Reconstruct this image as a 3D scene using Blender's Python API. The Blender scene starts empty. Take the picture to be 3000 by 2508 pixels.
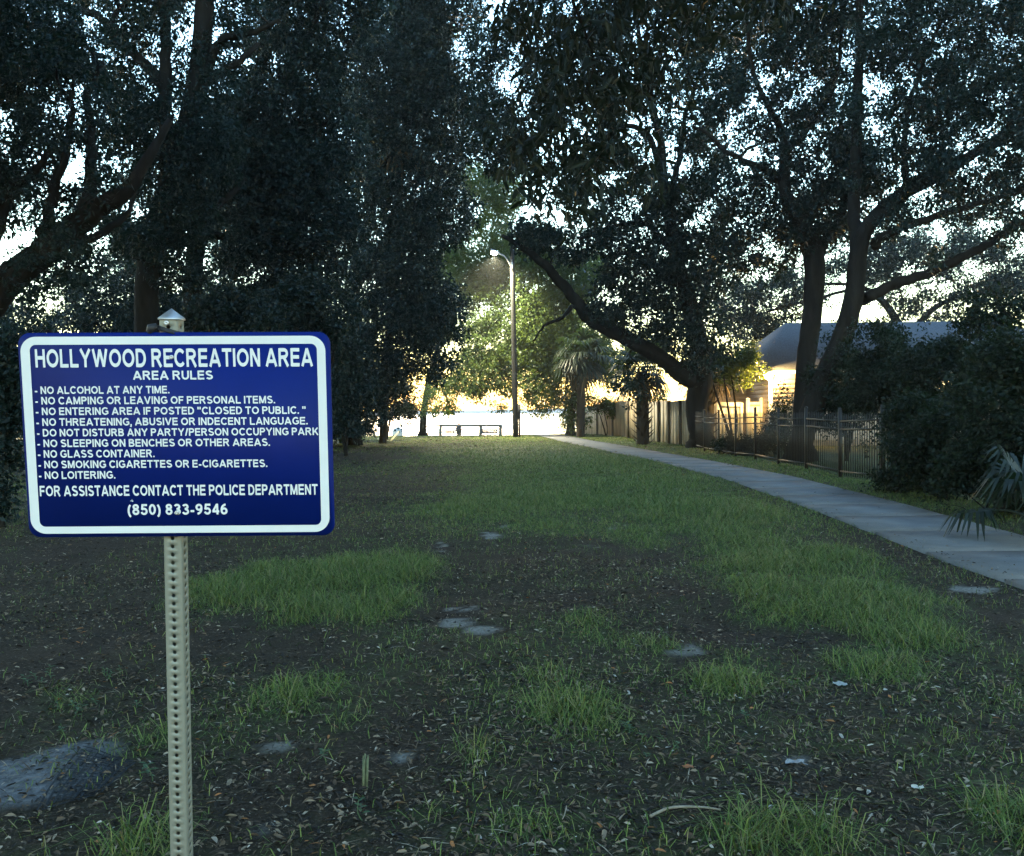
import bpy, math, random
import numpy as np
from mathutils import Vector, Matrix

rng = np.random.default_rng(11)
random.seed(5)
S = bpy.context.scene
C = S.collection
R = math.radians

# ------------------------------------------------------------------ camera
F, W0, H0 = 2600.0, 3000.0, 2508.0
EYE = 1.5
PITCH, ROLL = R(1.08), R(0.55)
cam = bpy.data.cameras.new("camera")
cam.sensor_width = 36.0
cam.lens = F / W0 * 36.0
cam.clip_start, cam.clip_end = 0.05, 20000
camo = bpy.data.objects.new("camera", cam)
C.objects.link(camo)
CR = Matrix.Rotation(R(90) - PITCH, 3, 'X') @ Matrix.Rotation(-ROLL, 3, 'Z')
camo.matrix_world = Matrix.Translation((0, 0, EYE)) @ CR.to_4x4()
S.camera = camo
CRn = np.array(CR)

# ------------------------------------------------------------------ sky, sun, exposure
SUN_EL, SUN_AZ = R(5.0), R(-4.0)          # low behind the trees over the water
w = bpy.data.worlds.new("World")
S.world = w
w.use_nodes = True
nt = w.node_tree
bg = nt.nodes["Background"]
sky = nt.nodes.new("ShaderNodeTexSky")
sky.sky_type = 'NISHITA'
sky.sun_disc = False
sky.sun_elevation = SUN_EL
sky.sun_rotation = SUN_AZ
sky.air_density, sky.dust_density, sky.ozone_density = 1.4, .01, 2.7
nt.links.new(sky.outputs[0], bg.inputs[0])
bg.inputs[1].default_value = 0.12
sun = bpy.data.lights.new("sun", 'SUN')
sun.energy, sun.angle, sun.color = 0.12, R(10), (1.0, 0.72, 0.48)
suno = bpy.data.objects.new("sun", sun)
C.objects.link(suno)
sd = Vector((math.sin(SUN_AZ) * math.cos(SUN_EL), math.cos(SUN_AZ) * math.cos(SUN_EL), math.sin(SUN_EL)))
suno.rotation_euler = (-sd).to_track_quat('-Z', 'Y').to_euler()
S.view_settings.view_transform = 'Standard'
S.view_settings.look = 'None'
S.view_settings.exposure = 4.05
S.view_settings.gamma = 1
S.cycles.max_bounces = 5
S.cycles.diffuse_bounces = 3
S.cycles.glossy_bounces = 2
S.cycles.transmission_bounces = 3
S.cycles.transparent_max_bounces = 4
S.cycles.caustics_reflective = S.cycles.caustics_refractive = False
S.cycles.sample_clamp_indirect = 6
S.cycles.use_denoising = True
try:
    S.cycles.denoiser = 'OPENIMAGEDENOISE'
except Exception:
    pass

# ------------------------------------------------------------------ picture <-> place
def ray(px, py):
    px, py = np.asarray(px, float), np.asarray(py, float)
    d = np.stack([(px - W0 / 2) / F, -(py - H0 / 2) / F, -np.ones_like(px + py)], -1)
    return d @ CRn.T

def at(px, py, Y):
    """Point seen at a pixel of the photograph, at distance Y (metres ahead)."""
    r = ray(px, py)
    t = np.asarray(Y, float) / r[..., 1]
    return r * t[..., None] + np.array([0, 0, EYE])

def ground_pt(px, py):
    r = ray(px, py)
    t = -EYE / r[..., 2]
    return r * t[..., None] + np.array([0, 0, EYE])

def sstep(a, b, x):
    t = np.clip((x - a) / (b - a), 0, 1)
    return t * t * (3 - 2 * t)

def _h(ix, iy, iz):
    n = (ix.astype(np.int64) * 374761393 + iy.astype(np.int64) * 668265263 + iz.astype(np.int64) * 2147483647 // 7) & 0xffffffff
    n = ((n ^ (n >> 13)) * 1274126177) & 0xffffffff
    n = ((n ^ (n >> 16)) * 2246822519) & 0xffffffff
    return ((n ^ (n >> 15)) & 0xffff) / 65535.0

def vnoise(p):
    p = np.asarray(p, float)
    f = np.floor(p)
    t = p - f
    t = t * t * (3 - 2 * t)
    i = f.astype(np.int64)
    r = 0
    for dx in (0, 1):
        for dy in (0, 1):
            for dz in (0, 1):
                wt = (t[:, 0] if dx else 1 - t[:, 0]) * (t[:, 1] if dy else 1 - t[:, 1]) * (t[:, 2] if dz else 1 - t[:, 2])
                r = r + wt * _h(i[:, 0] + dx, i[:, 1] + dy, i[:, 2] + dz)
    return r

def noise2(x, y, s, seed=0):
    x, y = np.broadcast_arrays(np.asarray(x, float), np.asarray(y, float))
    sh = x.shape
    p = np.stack([x.ravel() / s, y.ravel() / s, np.full(x.size, seed * 7.31)], -1)
    return vnoise(p).reshape(sh)

# ------------------------------------------------------------------ path line and ground height
PATH = np.array([(4.9, -14), (4.9, 3), (4.95, 8.5), (5.2, 13.6), (5.32, 19), (4.98, 25), (4.4, 30.5), (3.85, 37), (3.1, 44), (2.5, 52), (2.0, 62), (1.6, 74)])
PATH_HW = 0.76

def path_x(y):
    return np.interp(y, PATH[:, 1], PATH[:, 0])

def base_z(x, y):
    y = np.asarray(y, float)
    z = -0.00093 * np.clip(y - 48, 0, 34) ** 2
    z = z - 1.6 * sstep(84, 92, y) - 2.0 * sstep(90, 120, y)
    return z

def gz(x, y):
    x, y = np.asarray(x, float), np.asarray(y, float)
    off = sstep(0.9, 1.8, np.abs(x - path_x(y)))
    n = (noise2(x, y, 1.9, 1) - .5) * .10 + (noise2(x, y, .55, 2) - .5) * .035 + (noise2(x, y, .17, 3) - .5) * .016
    return base_z(x, y) + n * off

def gz1(x, y):
    return float(gz(np.array([x]), np.array([y]))[0])

# ------------------------------------------------------------------ object helpers
def tag(o, label=None, cat=None, group=None, kind=None):
    if label: o["label"] = label
    if cat: o["category"] = cat
    if group: o["group"] = group
    if kind: o["kind"] = kind
    return o

ORG = {}

def thing(name, label, cat, loc=(0, 0, 0), group=None):
    o = bpy.data.objects.new(name, None)
    o.empty_display_size = .2
    C.objects.link(o)
    o.location = tuple(float(v) for v in loc)
    ORG[o.name] = np.array(o.location)
    return tag(o, label, cat, group)

def build(name, V, faces, mat, parent=None, smooth=False, cols=None):
    """faces: list of int arrays, (N,3) or (N,4), or python lists of polygons."""
    V = np.asarray(V, float).reshape(-1, 3)
    org = ORG.get(parent.name, np.zeros(3)) if parent is not None else np.zeros(3)
    V = V - org
    starts, loops, n = [], [], 0
    for f in faces:
        if isinstance(f, np.ndarray):
            if not len(f): continue
            k = f.shape[1]
            starts.append(n + np.arange(len(f)) * k)
            loops.append(f.ravel())
            n += f.size
        else:
            starts.append(np.array([n]))
            loops.append(np.array(f))
            n += len(f)
    starts, loops = np.concatenate(starts), np.concatenate(loops)
    me = bpy.data.meshes.new(name)
    me.vertices.add(len(V))
    me.vertices.foreach_set("co", V.astype(np.float32).ravel())
    me.loops.add(len(loops))
    me.loops.foreach_set("vertex_index", loops.astype(np.int32))
    me.polygons.add(len(starts))
    me.polygons.foreach_set("loop_start", starts.astype(np.int32))
    if smooth:
        me.polygons.foreach_set("use_smooth", np.ones(len(starts), bool))
    me.update(calc_edges=True)
    if cols is not None:
        for k, v in cols.items():
            a = me.attributes.new(k, 'FLOAT', 'POINT')
            a.data.foreach_set("value", np.asarray(v, np.float32))
    mats = mat if isinstance(mat, list) else [mat]
    for m in mats: me.materials.append(m)
    o = bpy.data.objects.new(name, me)
    C.objects.link(o)
    if parent is not None:
        o.parent = parent
        ORG[o.name] = org
    return o

class MB:
    """Collects simple shapes into one mesh."""
    def __init__(s): s.v, s.f, s.n = [], [], 0
    def add(s, V, faces):
        V = np.asarray(V, float).reshape(-1, 3)
        for f in faces:
            s.f.append(f + s.n if isinstance(f, np.ndarray) else [i + s.n for i in f])
        s.v.append(V); s.n += len(V)
    def box(s, c, size, rz=0, M=None):
        x, y, z = [v / 2 for v in size]
        P = np.array([(-x, -y, -z), (x, -y, -z), (x, y, -z), (-x, y, -z), (-x, -y, z), (x, -y, z), (x, y, z), (-x, y, z)])
        if M is not None: P = P @ np.array(M).T
        elif rz:
            a = math.cos(rz), math.sin(rz)
            P = P @ np.array([(a[0], a[1], 0), (-a[1], a[0], 0), (0, 0, 1)])
        s.add(P + np.array(c), [np.array([(0, 3, 2, 1), (4, 5, 6, 7), (0, 1, 5, 4), (1, 2, 6, 5), (2, 3, 7, 6), (3, 0, 4, 7)])])
    def tube(s, P, r, k=8, caps=True, bumpy=0.0):
        P = np.asarray(P, float); n = len(P)
        r = np.broadcast_to(np.asarray(r, float), (n,))
        T = np.gradient(P, axis=0)
        T /= np.linalg.norm(T, axis=1)[:, None] + 1e-9
        u = np.cross(T[0], (0, 0, 1.0))
        if np.linalg.norm(u) < .15: u = np.cross(T[0], (1.0, 0, 0))
        u /= np.linalg.norm(u)
        A = np.arange(k) / k * 2 * np.pi
        out = []
        for i in range(n):
            u = u - T[i] * u.dot(T[i]); u /= np.linalg.norm(u) + 1e-9
            b = np.cross(T[i], u)
            rr = r[i] * (1 + (bumpy * (rng.random(k) - .5) if bumpy else 0))
            rr = np.broadcast_to(rr, (k,))
            out.append(P[i] + (np.cos(A) * rr)[:, None] * u + (np.sin(A) * rr)[:, None] * b)
        V = np.concatenate(out)
        i, j = np.meshgrid(np.arange(n - 1), np.arange(k), indexing='ij')
        a = (i * k + j).ravel(); bq = (i * k + (j + 1) % k).ravel()
        fs = [np.stack([a, bq, bq + k, a + k], -1)]
        if caps: fs += [list(range(k))[::-1], [(n - 1) * k + q for q in range(k)]]
        s.add(V, fs)
    def lathe(s, c, prof, k=16, axis='Z'):
        A = np.arange(k) / k * 2 * np.pi
        V = np.concatenate([np.stack([np.cos(A) * r, np.sin(A) * r, np.full(k, z)], -1) for r, z in prof])
        if axis == 'Y': V = V[:, [0, 2, 1]] * np.array([1, -1, 1])
        n = len(prof)
        i, j = np.meshgrid(np.arange(n - 1), np.arange(k), indexing='ij')
        a = (i * k + j).ravel(); b = (i * k + (j + 1) % k).ravel()
        s.add(V + np.array(c), [np.stack([a, b, b + k, a + k], -1), list(range(k))[::-1], [(n - 1) * k + q for q in range(k)]])
    def build(s, name, mat, parent=None, smooth=False):
        return build(name, np.concatenate(s.v), s.f, mat, parent, smooth)

def spline(P, m=6):
    """Catmull-Rom through rows of P (any width)."""
    P = np.asarray(P, float)
    if len(P) < 3:
        t = np.linspace(0, 1, m + 1)[:, None]
        return P[0] * (1 - t) + P[-1] * t
    Q = np.vstack([2 * P[0] - P[1], P, 2 * P[-1] - P[-2]])
    out = []
    for i in range(1, len(Q) - 2):
        t = np.arange(m) / m
        t = t[:, None]
        a, b, c, d = Q[i - 1], Q[i], Q[i + 1], Q[i + 2]
        out.append(.5 * (2 * b + (c - a) * t + (2 * a - 5 * b + 4 * c - d) * t ** 2 + (3 * b - a - 3 * c + d) * t ** 3))
    out.append(P[-1:])
    return np.vstack(out)

# ------------------------------------------------------------------ materials
def mat(name, col, rough=.7, spec=.3, metal=0.0, var=0.0, scale=6.0, bump=0.0, bscale=30.0, island=0.0, col2=None, stretch=None, emit=0.0, ecol=None):
    m = bpy.data.materials.new(name)
    m.use_nodes = True
    t = m.node_tree
    b = t.nodes["Principled BSDF"]
    b.inputs["Roughness"].default_value = rough
    b.inputs["Specular IOR Level"].default_value = spec
    b.inputs["Metallic"].default_value = metal
    b.inputs["Base Color"].default_value = (*col, 1)
    tc = t.nodes.new("ShaderNodeTexCoord")
    src = tc.outputs["Object"]
    if stretch:
        mp = t.nodes.new("ShaderNodeMapping")
        mp.inputs["Scale"].default_value = stretch
        t.links.new(src, mp.inputs[0]); src = mp.outputs[0]
    out = None
    if col2 is not None or var:
        nz = t.nodes.new("ShaderNodeTexNoise")
        nz.inputs["Scale"].default_value = scale
        nz.inputs["Detail"].default_value = 6
        nz.inputs["Roughness"].default_value = .65
        t.links.new(src, nz.inputs["Vector"])
        rp = t.nodes.new("ShaderNodeValToRGB")
        c2 = col2 if col2 is not None else tuple(min(1, c * (1 + var)) for c in col)
        c1 = col if col2 is not None else tuple(c * (1 - var) for c in col)
        rp.color_ramp.elements[0].position = .36; rp.color_ramp.elements[0].color = (*c1, 1)
        rp.color_ramp.elements[1].position = .66; rp.color_ramp.elements[1].color = (*c2, 1)
        t.links.new(nz.outputs["Fac"], rp.inputs[0])
        out = rp.outputs[0]
    if island:
        g = t.nodes.new("ShaderNodeNewGeometry")
        hs = t.nodes.new("ShaderNodeHueSaturation")
        mr = t.nodes.new("ShaderNodeMapRange")
        mr.inputs[3].default_value = 1 - island; mr.inputs[4].default_value = 1 + island
        t.links.new(g.outputs["Random Per Island"], mr.inputs[0])
        t.links.new(mr.outputs[0], hs.inputs["Value"])
        if out: t.links.new(out, hs.inputs["Color"])
        else: hs.inputs["Color"].default_value = (*col, 1)
        out = hs.outputs[0]
    if out: t.links.new(out, b.inputs["Base Color"])
    if bump:
        n2 = t.nodes.new("ShaderNodeTexNoise")
        n2.inputs["Scale"].default_value = bscale
        n2.inputs["Detail"].default_value = 5
        t.links.new(src, n2.inputs["Vector"])
        bp = t.nodes.new("ShaderNodeBump")
        bp.inputs["Strength"].default_value = bump
        bp.inputs["Distance"].default_value = .02
        t.links.new(n2.outputs["Fac"], bp.inputs["Height"])
        t.links.new(bp.outputs[0], b.inputs["Normal"])
    if emit:
        b.inputs["Emission Color"].default_value = (*(ecol or col), 1)
        b.inputs["Emission Strength"].default_value = emit
    return m

def leaf_mat(name, col, trans=.25, rough=.45, tcol=None, spec=.35, vary=.45):
    m = bpy.data.materials.new(name)
    m.use_nodes = True
    t = m.node_tree
    b = t.nodes["Principled BSDF"]
    b.inputs["Roughness"].default_value = rough
    b.inputs["Specular IOR Level"].default_value = spec * .7
    g = t.nodes.new("ShaderNodeNewGeometry")
    rp = t.nodes.new("ShaderNodeValToRGB")
    e = rp.color_ramp.elements
    e[0].color = (*[c * (1 - vary) for c in col], 1)
    e[1].color = (*[c * (1 + vary) for c in col], 1)
    x = e.new(.93); x.color = (*[c * (1 + vary * .6) for c in col], 1)
    e[2].color = (col[0] * 2.4, col[1] * 1.7, col[2] * 1.1, 1)
    t.links.new(g.outputs["Random Per Island"], rp.inputs[0])
    t.links.new(rp.outputs[0], b.inputs["Base Color"])
    if trans:
        tr = t.nodes.new("ShaderNodeBsdfTranslucent")
        tc = tcol or (col[0] * 1.9, col[1] * 2.2, col[2] * .7)
        tr.inputs[0].default_value = (*tc, 1)
        mx = t.nodes.new("ShaderNodeMixShader")
        mx.inputs[0].default_value = trans
        t.links.new(b.outputs[0], mx.inputs[1]); t.links.new(tr.outputs[0], mx.inputs[2])
        t.links.new(mx.outputs[0], t.nodes["Material Output"].inputs[0])
    return m

M = {}
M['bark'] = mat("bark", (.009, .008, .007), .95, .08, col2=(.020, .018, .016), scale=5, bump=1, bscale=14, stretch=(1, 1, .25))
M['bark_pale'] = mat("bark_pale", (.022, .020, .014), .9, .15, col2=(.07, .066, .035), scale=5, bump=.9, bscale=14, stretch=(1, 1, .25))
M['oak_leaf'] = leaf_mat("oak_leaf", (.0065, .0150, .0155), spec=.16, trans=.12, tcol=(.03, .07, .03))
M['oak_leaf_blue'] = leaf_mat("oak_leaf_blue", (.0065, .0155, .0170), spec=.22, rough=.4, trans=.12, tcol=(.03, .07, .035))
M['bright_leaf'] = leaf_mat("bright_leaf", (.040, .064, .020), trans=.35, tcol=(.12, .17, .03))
M['shrub_leaf'] = leaf_mat("shrub_leaf", (.009, .017, .012), spec=.2, rough=.5)
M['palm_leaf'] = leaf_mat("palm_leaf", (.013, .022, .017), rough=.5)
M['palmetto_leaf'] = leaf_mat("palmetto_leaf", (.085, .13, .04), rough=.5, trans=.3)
M['dead_frond'] = mat("dead_frond", (.10, .075, .045), .9, .1, island=.4)
M['boot'] = mat("palm_boot", (.045, .036, .028), .95, .1, island=.4, bump=.6)
M['galv'] = mat("galvanised_steel", (.21, .215, .18), .55, .4, .3, var=.07, scale=9)
M['galv_cap'] = mat("cap_metal", (.42, .43, .45), .42, .5, .8, var=.12, scale=30)
M['sign_blue'] = mat("sign_blue", (.0015, .010, .115), .5, .12, var=.10, scale=3)
M['sign_white'] = mat("sign_white", (.60, .615, .62), .5, .2, var=.03, scale=8)
M['bolt'] = mat("bolt_steel", (.5, .5, .5), .4, .5, .7)
M['rubber'] = mat("black_strap", (.012, .012, .014), .6, .4)
M['bronze'] = mat("bronze_fence", (.014, .012, .010), .5, .35, .1)
M['bronze_pale'] = mat("bronze_rail", (.026, .022, .018), .45, .4, .1)
M['wood_dark'] = mat("lamp_pole_wood", (.016, .016, .017), .85, .15, col2=(.035, .035, .036), scale=9, stretch=(1, 1, .06), bump=.4)
M['wood_grey'] = mat("weathered_boards", (.20, .155, .10), .9, .15, col2=(.42, .34, .24), scale=2.2, stretch=(2.2, 2.2, .35), bump=.3, island=.22)
M['wood_pale'] = mat("pale_panel_boards", (.26, .20, .13), .85, .2, col2=(.62, .56, .47), scale=1.6, stretch=(2.5, 2.5, .45), bump=.3)
M['wood_post'] = mat("fence_post_wood", (.07, .06, .05), .9, .15, col2=(.13, .11, .09), scale=6, stretch=(1, 1, .2))
M['log'] = mat("rail_log", (.11, .09, .07), .9, .15, col2=(.2, .17, .14), scale=8)
M['bench_slat'] = mat("bench_slat", (.035, .03, .028), .6, .3, var=.2)
M['bench_iron'] = mat("bench_iron", (.02, .02, .022), .5, .4, .5)
M['siding'] = mat("house_siding", (.50, .40, .34), .6, .3, var=.06, scale=2)
M['trim'] = mat("white_trim", (.72, .70, .66), .5, .35)
M['vinyl'] = mat("cream_vinyl", (.70, .66, .56), .4, .4, var=.03)
M['shingle'] = mat("roof_shingles", (.06, .068, .088), .9, .2, var=.35, scale=16, bump=.6, bscale=40)
M['lampglass'] = mat("lamp_led", (1, .97, .85), emit=14, ecol=(1, .93, .72))
M['houseglass'] = mat("porch_bulb", (1, .8, .45), emit=1.6, ecol=(1, .66, .25))
M['alu'] = mat("lamp_alu", (.35, .36, .38), .45, .5, .8)
M['window_lit'] = mat("lit_pane", (.9, .7, .4), emit=.28, ecol=(1, .66, .28))  # glow of an added window, in place of lamplit wall
M['sandbank'] = mat("pale_rock", (.62, .62, .60), .9, .2, var=.15, scale=9, bump=.4)
M['far_shore'] = mat("far_shore", (.22, .24, .30), 1, 0, var=.1, scale=.02)  # distance haze is put into this pale blue
M['grid'] = mat("geogrid", (.010, .013, .018), .7, .2)
M['stick'] = mat("pale_stick", (.20, .17, .13), .85, .2, var=.3, scale=20)
M['frond_pale'] = mat("pale_branch", (.50, .46, .28), .85, .2, var=.2, scale=9)
M['litterwhite'] = mat("white_scrap", (.22, .22, .23), .6, .3, var=.1)
M['skin'] = mat("skin", (.35, .22, .16), .6, .3)
M['jacket'] = mat("dark_jacket", (.03, .032, .04), .9, .2, var=.2, scale=20)
M['trousers'] = mat("dark_trousers", (.03, .035, .05), .9, .2)
M['hair'] = mat("dark_hair", (.015, .012, .01), .6, .3)

# ------------------------------------------------------------------ lawn cover: where grass, sand and bare soil lie (world metres)
def blobs(L):
    out = []
    for px, py, rx, ry, wgt in L:
        g = ground_pt(px, py); d = g[1]
        out.append((g[0], g[1], rx * d / F, max(ry * d * d / (F * EYE), .12), wgt))
    return out

TALL = blobs([(760, 1720, 190, 70, 1.1), (960, 1690, 250, 60, 1.1), (1120, 1680, 150, 75, 1.0), (900, 1790, 130, 55, .8), (1060, 1790, 150, 50, .8),
              (2150, 1560, 170, 60, .9), (2300, 1640, 230, 70, 1.0), (2450, 1760, 260, 85, 1.1), (2600, 1840, 170, 60, .9), (2250, 1790, 150, 60, .6), (2560, 1930, 150, 60, .6),
              (2060, 1500, 220, 50, 1.0), (1650, 1460, 330, 34, .95), (1850, 1420, 250, 30, .95), (1430, 1490, 200, 30, .8), (1500, 1330, 300, 20, .85), (1700, 1350, 280, 24, .85), (1500, 1400, 200, 20, .5), (1900, 1560, 180, 40, .6), (1650, 1530, 250, 25, .5),
              (2140, 2010, 110, 42, 1.2), (1660, 2110, 140, 85, 1.15), (1600, 2010, 90, 45, .6), (870, 2050, 130, 55, .8), (1020, 2110, 70, 50, .5),
              (2290, 2480, 170, 60, 1.25), (410, 2490, 110, 60, 1.2), (2970, 2420, 90, 90, 1.0), (1360, 2330, 90, 40, .6), (1620, 2450, 70, 30, .7), (1250, 2390, 90, 30, .55), (1500, 2440, 60, 25, .6),
              (480, 2170, 60, 40, .7), (150, 2060, 130, 50, .6), (1400, 2250, 80, 50, .6), (1880, 1880, 160, 40, .5), (1700, 1830, 160, 40, .5)])
BARE = blobs([(820, 1920, 260, 80, 1.0), (600, 1900, 180, 110, 1.0), (250, 1900, 300, 160, .9), (1700, 1640, 250, 40, .8), (1880, 1620, 140, 40, .8), (1480, 1760, 220, 70, .8), (1900, 2060, 100, 60, .6),
              (1130, 1430, 300, 95, 1.0), (1050, 1340, 200, 34, 1.0), (1600, 1680, 330, 60, .7), (1500, 1600, 260, 40, .6), (1320, 1390, 160, 30, .4), (2550, 2320, 300, 110, .9), (1150, 2150, 220, 140, .6), (1900, 2330, 260, 110, .6), (900, 2350, 350, 160, .7), (2400, 2080, 200, 70, .5), (200, 2330, 300, 130, .8)])
SAND = blobs([(1350, 1800, 70, 14, .8), (1420, 1858, 55, 16, .7), (1330, 1832, 45, 12, .9), (1295, 1600, 24, 10, 1), (1432, 1570, 32, 9, 1), (1470, 1540, 22, 5, .8), (2020, 1930, 60, 50, .55), (1160, 2225, 55, 30, .6), (2860, 1724, 60, 11, .9),
              (820, 2190, 50, 30, .4), (2330, 2255, 60, 14, .5), (1780, 1590, 60, 6, .6), (750, 2420, 60, 30, .5), (1820, 1545, 40, 5, .7)])
GEO = blobs([(60, 2290, 260, 80, 1.2), (230, 2210, 130, 45, .8)])

def blob_field(L, x, y):
    r = np.zeros(np.shape(x))
    for bx, by, rx, ry, wgt in L:
        q = ((x - bx) / rx) ** 2 + ((y - by) / ry) ** 2
        r = np.maximum(r, wgt * np.exp(-.8 * q ** 1.5))
    return r

def grass_tall(x, y):
    n = noise2(x, y, .5, 5) * .6 + noise2(x, y, .16, 6) * .4
    return np.clip(blob_field(TALL, x, y) * 1.25 - .15 + (n - .5) * 1.7 * sstep(.04, .35, blob_field(TALL, x, y)), 0, 1)

def grass_low(x, y):
    """Short cover of the lawn, thinner where the soil is bare."""
    n = noise2(x, y, 1.6, 7) * .5 + noise2(x, y, .45, 8) * .5
    far = sstep(8.5, 15, y)
    lat = sstep(-5.2, -1.5, x - .06 * y)
    g = (.30 + .66 * far * lat + .12 * far) + (n - .5) * 1.35
    g = g * (1 - .85 * np.clip(blob_field(BARE, x, y), 0, 1))
    g = g * (1 - np.clip(blob_field(SAND, x, y) * 1.4, 0, 1))
    leftdark = sstep(-1.6, -3.4, x) * sstep(16, 9, y)
    g = g * (1 - .6 * leftdark)
    return np.clip(g, 0, 1)

def sand_mask(x, y):
    n = noise2(x, y, .22, 9) * .5 + noise2(x, y, .07, 10) * .5
    s = blob_field(SAND, x, y)
    return np.clip((s * .9 + (n - .5) * 2.6 - .42) * 2.2, 0, 1) * sstep(.05, .3, s) * .85

# ------------------------------------------------------------------ ground sheet
xs = np.concatenate([-np.geomspace(8, 900, 46)[::-1], np.linspace(-7.9, 7.9, 265), np.geomspace(8, 900, 46)])
ys = np.concatenate([np.linspace(-260, -12, 16), np.linspace(-11, 1.2, 24), np.arange(1.3, 11, .055), np.geomspace(11, 130, 150)])
GX, GY = np.meshgrid(xs, ys)
GZ = gz(GX, GY)
mound = blob_field(GEO, GX, GY)
GZ = GZ + .018 * sstep(.15, .9, mound)
farside = sstep(60, 200, np.abs(GX))
GZ = GZ - .0 * farside
nx, ny = len(xs), len(ys)
i, j = np.meshgrid(np.arange(ny - 1), np.arange(nx - 1), indexing='ij')
a = (i * nx + j).ravel()
gm = bpy.data.materials.new("soil_and_litter")
gm.use_nodes = True
t = gm.node_tree
b = t.nodes["Principled BSDF"]
b.inputs["Roughness"].default_value = .95
b.inputs["Specular IOR Level"].default_value = .12
tc = t.nodes.new("ShaderNodeTexCoord")
def tex(scale, det=6, rough=.65):
    n = t.nodes.new("ShaderNodeTexNoise")
    n.inputs["Scale"].default_value = scale; n.inputs["Detail"].default_value = det; n.inputs["Roughness"].default_value = rough
    t.links.new(tc.outputs["Object"], n.inputs["Vector"]); return n
def ramp(src, p0, c0, p1, c1):
    r = t.nodes.new("ShaderNodeValToRGB")
    r.color_ramp.elements[0].position = p0; r.color_ramp.elements[0].color = (*c0, 1)
    r.color_ramp.elements[1].position = p1; r.color_ramp.elements[1].color = (*c1, 1)
    t.links.new(src, r.inputs[0]); return r.outputs[0]
def mixc(fac, A, B):
    m = t.nodes.new("ShaderNodeMix"); m.data_type = 'RGBA'
    if isinstance(fac, float): m.inputs[0].default_value = fac
    else: t.links.new(fac, m.inputs[0])
    for k, v in ((6, A), (7, B)):
        if isinstance(v, tuple): m.inputs[k].default_value = (*v, 1)
        else: t.links.new(v, m.inputs[k])
    return m.outputs[2]
def attr(n):
    q = t.nodes.new("ShaderNodeAttribute"); q.attribute_name = n; return q.outputs["Fac"]
def mathn(op, A, B):
    q = t.nodes.new("ShaderNodeMath"); q.operation = op
    for k, v in ((0, A), (1, B)):
        if isinstance(v, (int, float)): q.inputs[k].default_value = v
        else: t.links.new(v, q.inputs[k])
    return q.outputs[0]
soil = ramp(tex(3.5).outputs[0], .3, (.015, .0095, .0075), .72, (.050, .033, .023))
lit = ramp(tex(55, 3).outputs[0], .48, (.011, .0085, .0075), .78, (.13, .098, .072))
c = mixc(.45, soil, lit)
vor = t.nodes.new("ShaderNodeTexVoronoi"); vor.inputs["Scale"].default_value = 26
t.links.new(tc.outputs["Object"], vor.inputs["Vector"])
spk = ramp(vor.outputs["Distance"], .10, (.9, .9, .9), .2, (0, 0, 0))
spk2 = mathn('MULTIPLY', spk, ramp(tex(9, 2).outputs[0], .5, (0, 0, 0), .62, (.6, .6, .6)))
c = mixc(spk2, c, (.20, .165, .125))
green = ramp(tex(24, 4).outputs[0], .3, (.024, .040, .014), .75, (.09, .125, .036))
gf = mathn('MULTIPLY', attr("turf"), ramp(tex(13, 5).outputs[0], .38, (.1, .1, .1), .62, (1, 1, 1)))
c = mixc(gf, c, green)
c = mixc(attr("sand"), c, ramp(tex(40, 4).outputs[0], .3, (.10, .095, .088), .7, (.27, .26, .245)))
c = mixc(attr("fill"), c, ramp(tex(30, 5).outputs[0], .35, (.06, .065, .075), .7, (.16, .165, .18)))
t.links.new(c, b.inputs["Base Color"])
bp = t.nodes.new("ShaderNodeBump"); bp.inputs["Strength"].default_value = .8; bp.inputs["Distance"].default_value = .025
t.links.new(tex(48, 6).outputs[0], bp.inputs["Height"]); t.links.new(bp.outputs[0], b.inputs["Normal"])
fx, fy = GX.ravel(), GY.ravel()
turf = np.clip(grass_low(fx, fy) * .95 + grass_tall(fx, fy) * .9, 0, 1)
side = sstep(.85, 1.6, np.abs(fx - path_x(fy)))
ng = noise2(fx, fy, .3, 21)
fillm = np.clip((mound.ravel() + (ng - .5) * .5 - .32) * 3.5, 0, 1)
grd = build("ground", np.stack([fx, fy, GZ.ravel()], -1), [np.stack([a, a + 1, a + nx + 1, a + nx], -1)], gm, smooth=True,
            cols={"turf": turf * side, "sand": sand_mask(fx, fy), "fill": fillm})
tag(grd, "dark soil lawn with leaf litter sloping down to the water", None, kind="structure")

# ------------------------------------------------------------------ path: concrete slabs with joints
pm = bpy.data.materials.new("concrete")
pm.use_nodes = True
t = pm.node_tree; b = t.nodes["Principled BSDF"]; b.inputs["Roughness"].default_value = .9; b.inputs["Specular IOR Level"].default_value = .25
tc = t.nodes.new("ShaderNodeTexCoord")
c = ramp(tex(1.1, 8, .7).outputs[0], .32, (.085, .09, .10), .7, (.165, .17, .178))
c = mixc(ramp(tex(60, 4).outputs[0], .45, (0, 0, 0), .75, (.35, .35, .35)), c, (.06, .06, .06))
c = mixc(ramp(tex(5, 7, .8).outputs[0], .60, (0, 0, 0), .72, (.6, .6, .6)), c, (.06, .058, .055))
t.links.new(c, b.inputs["Base Color"])
bp = t.nodes.new("ShaderNodeBump"); bp.inputs["Strength"].default_value = .35; bp.inputs["Distance"].default_value = .01
t.links.new(tex(90, 5).outputs[0], bp.inputs["Height"]); t.links.new(bp.outputs[0], b.inputs["Normal"])
pb = MB()
yy = -12.0
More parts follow.
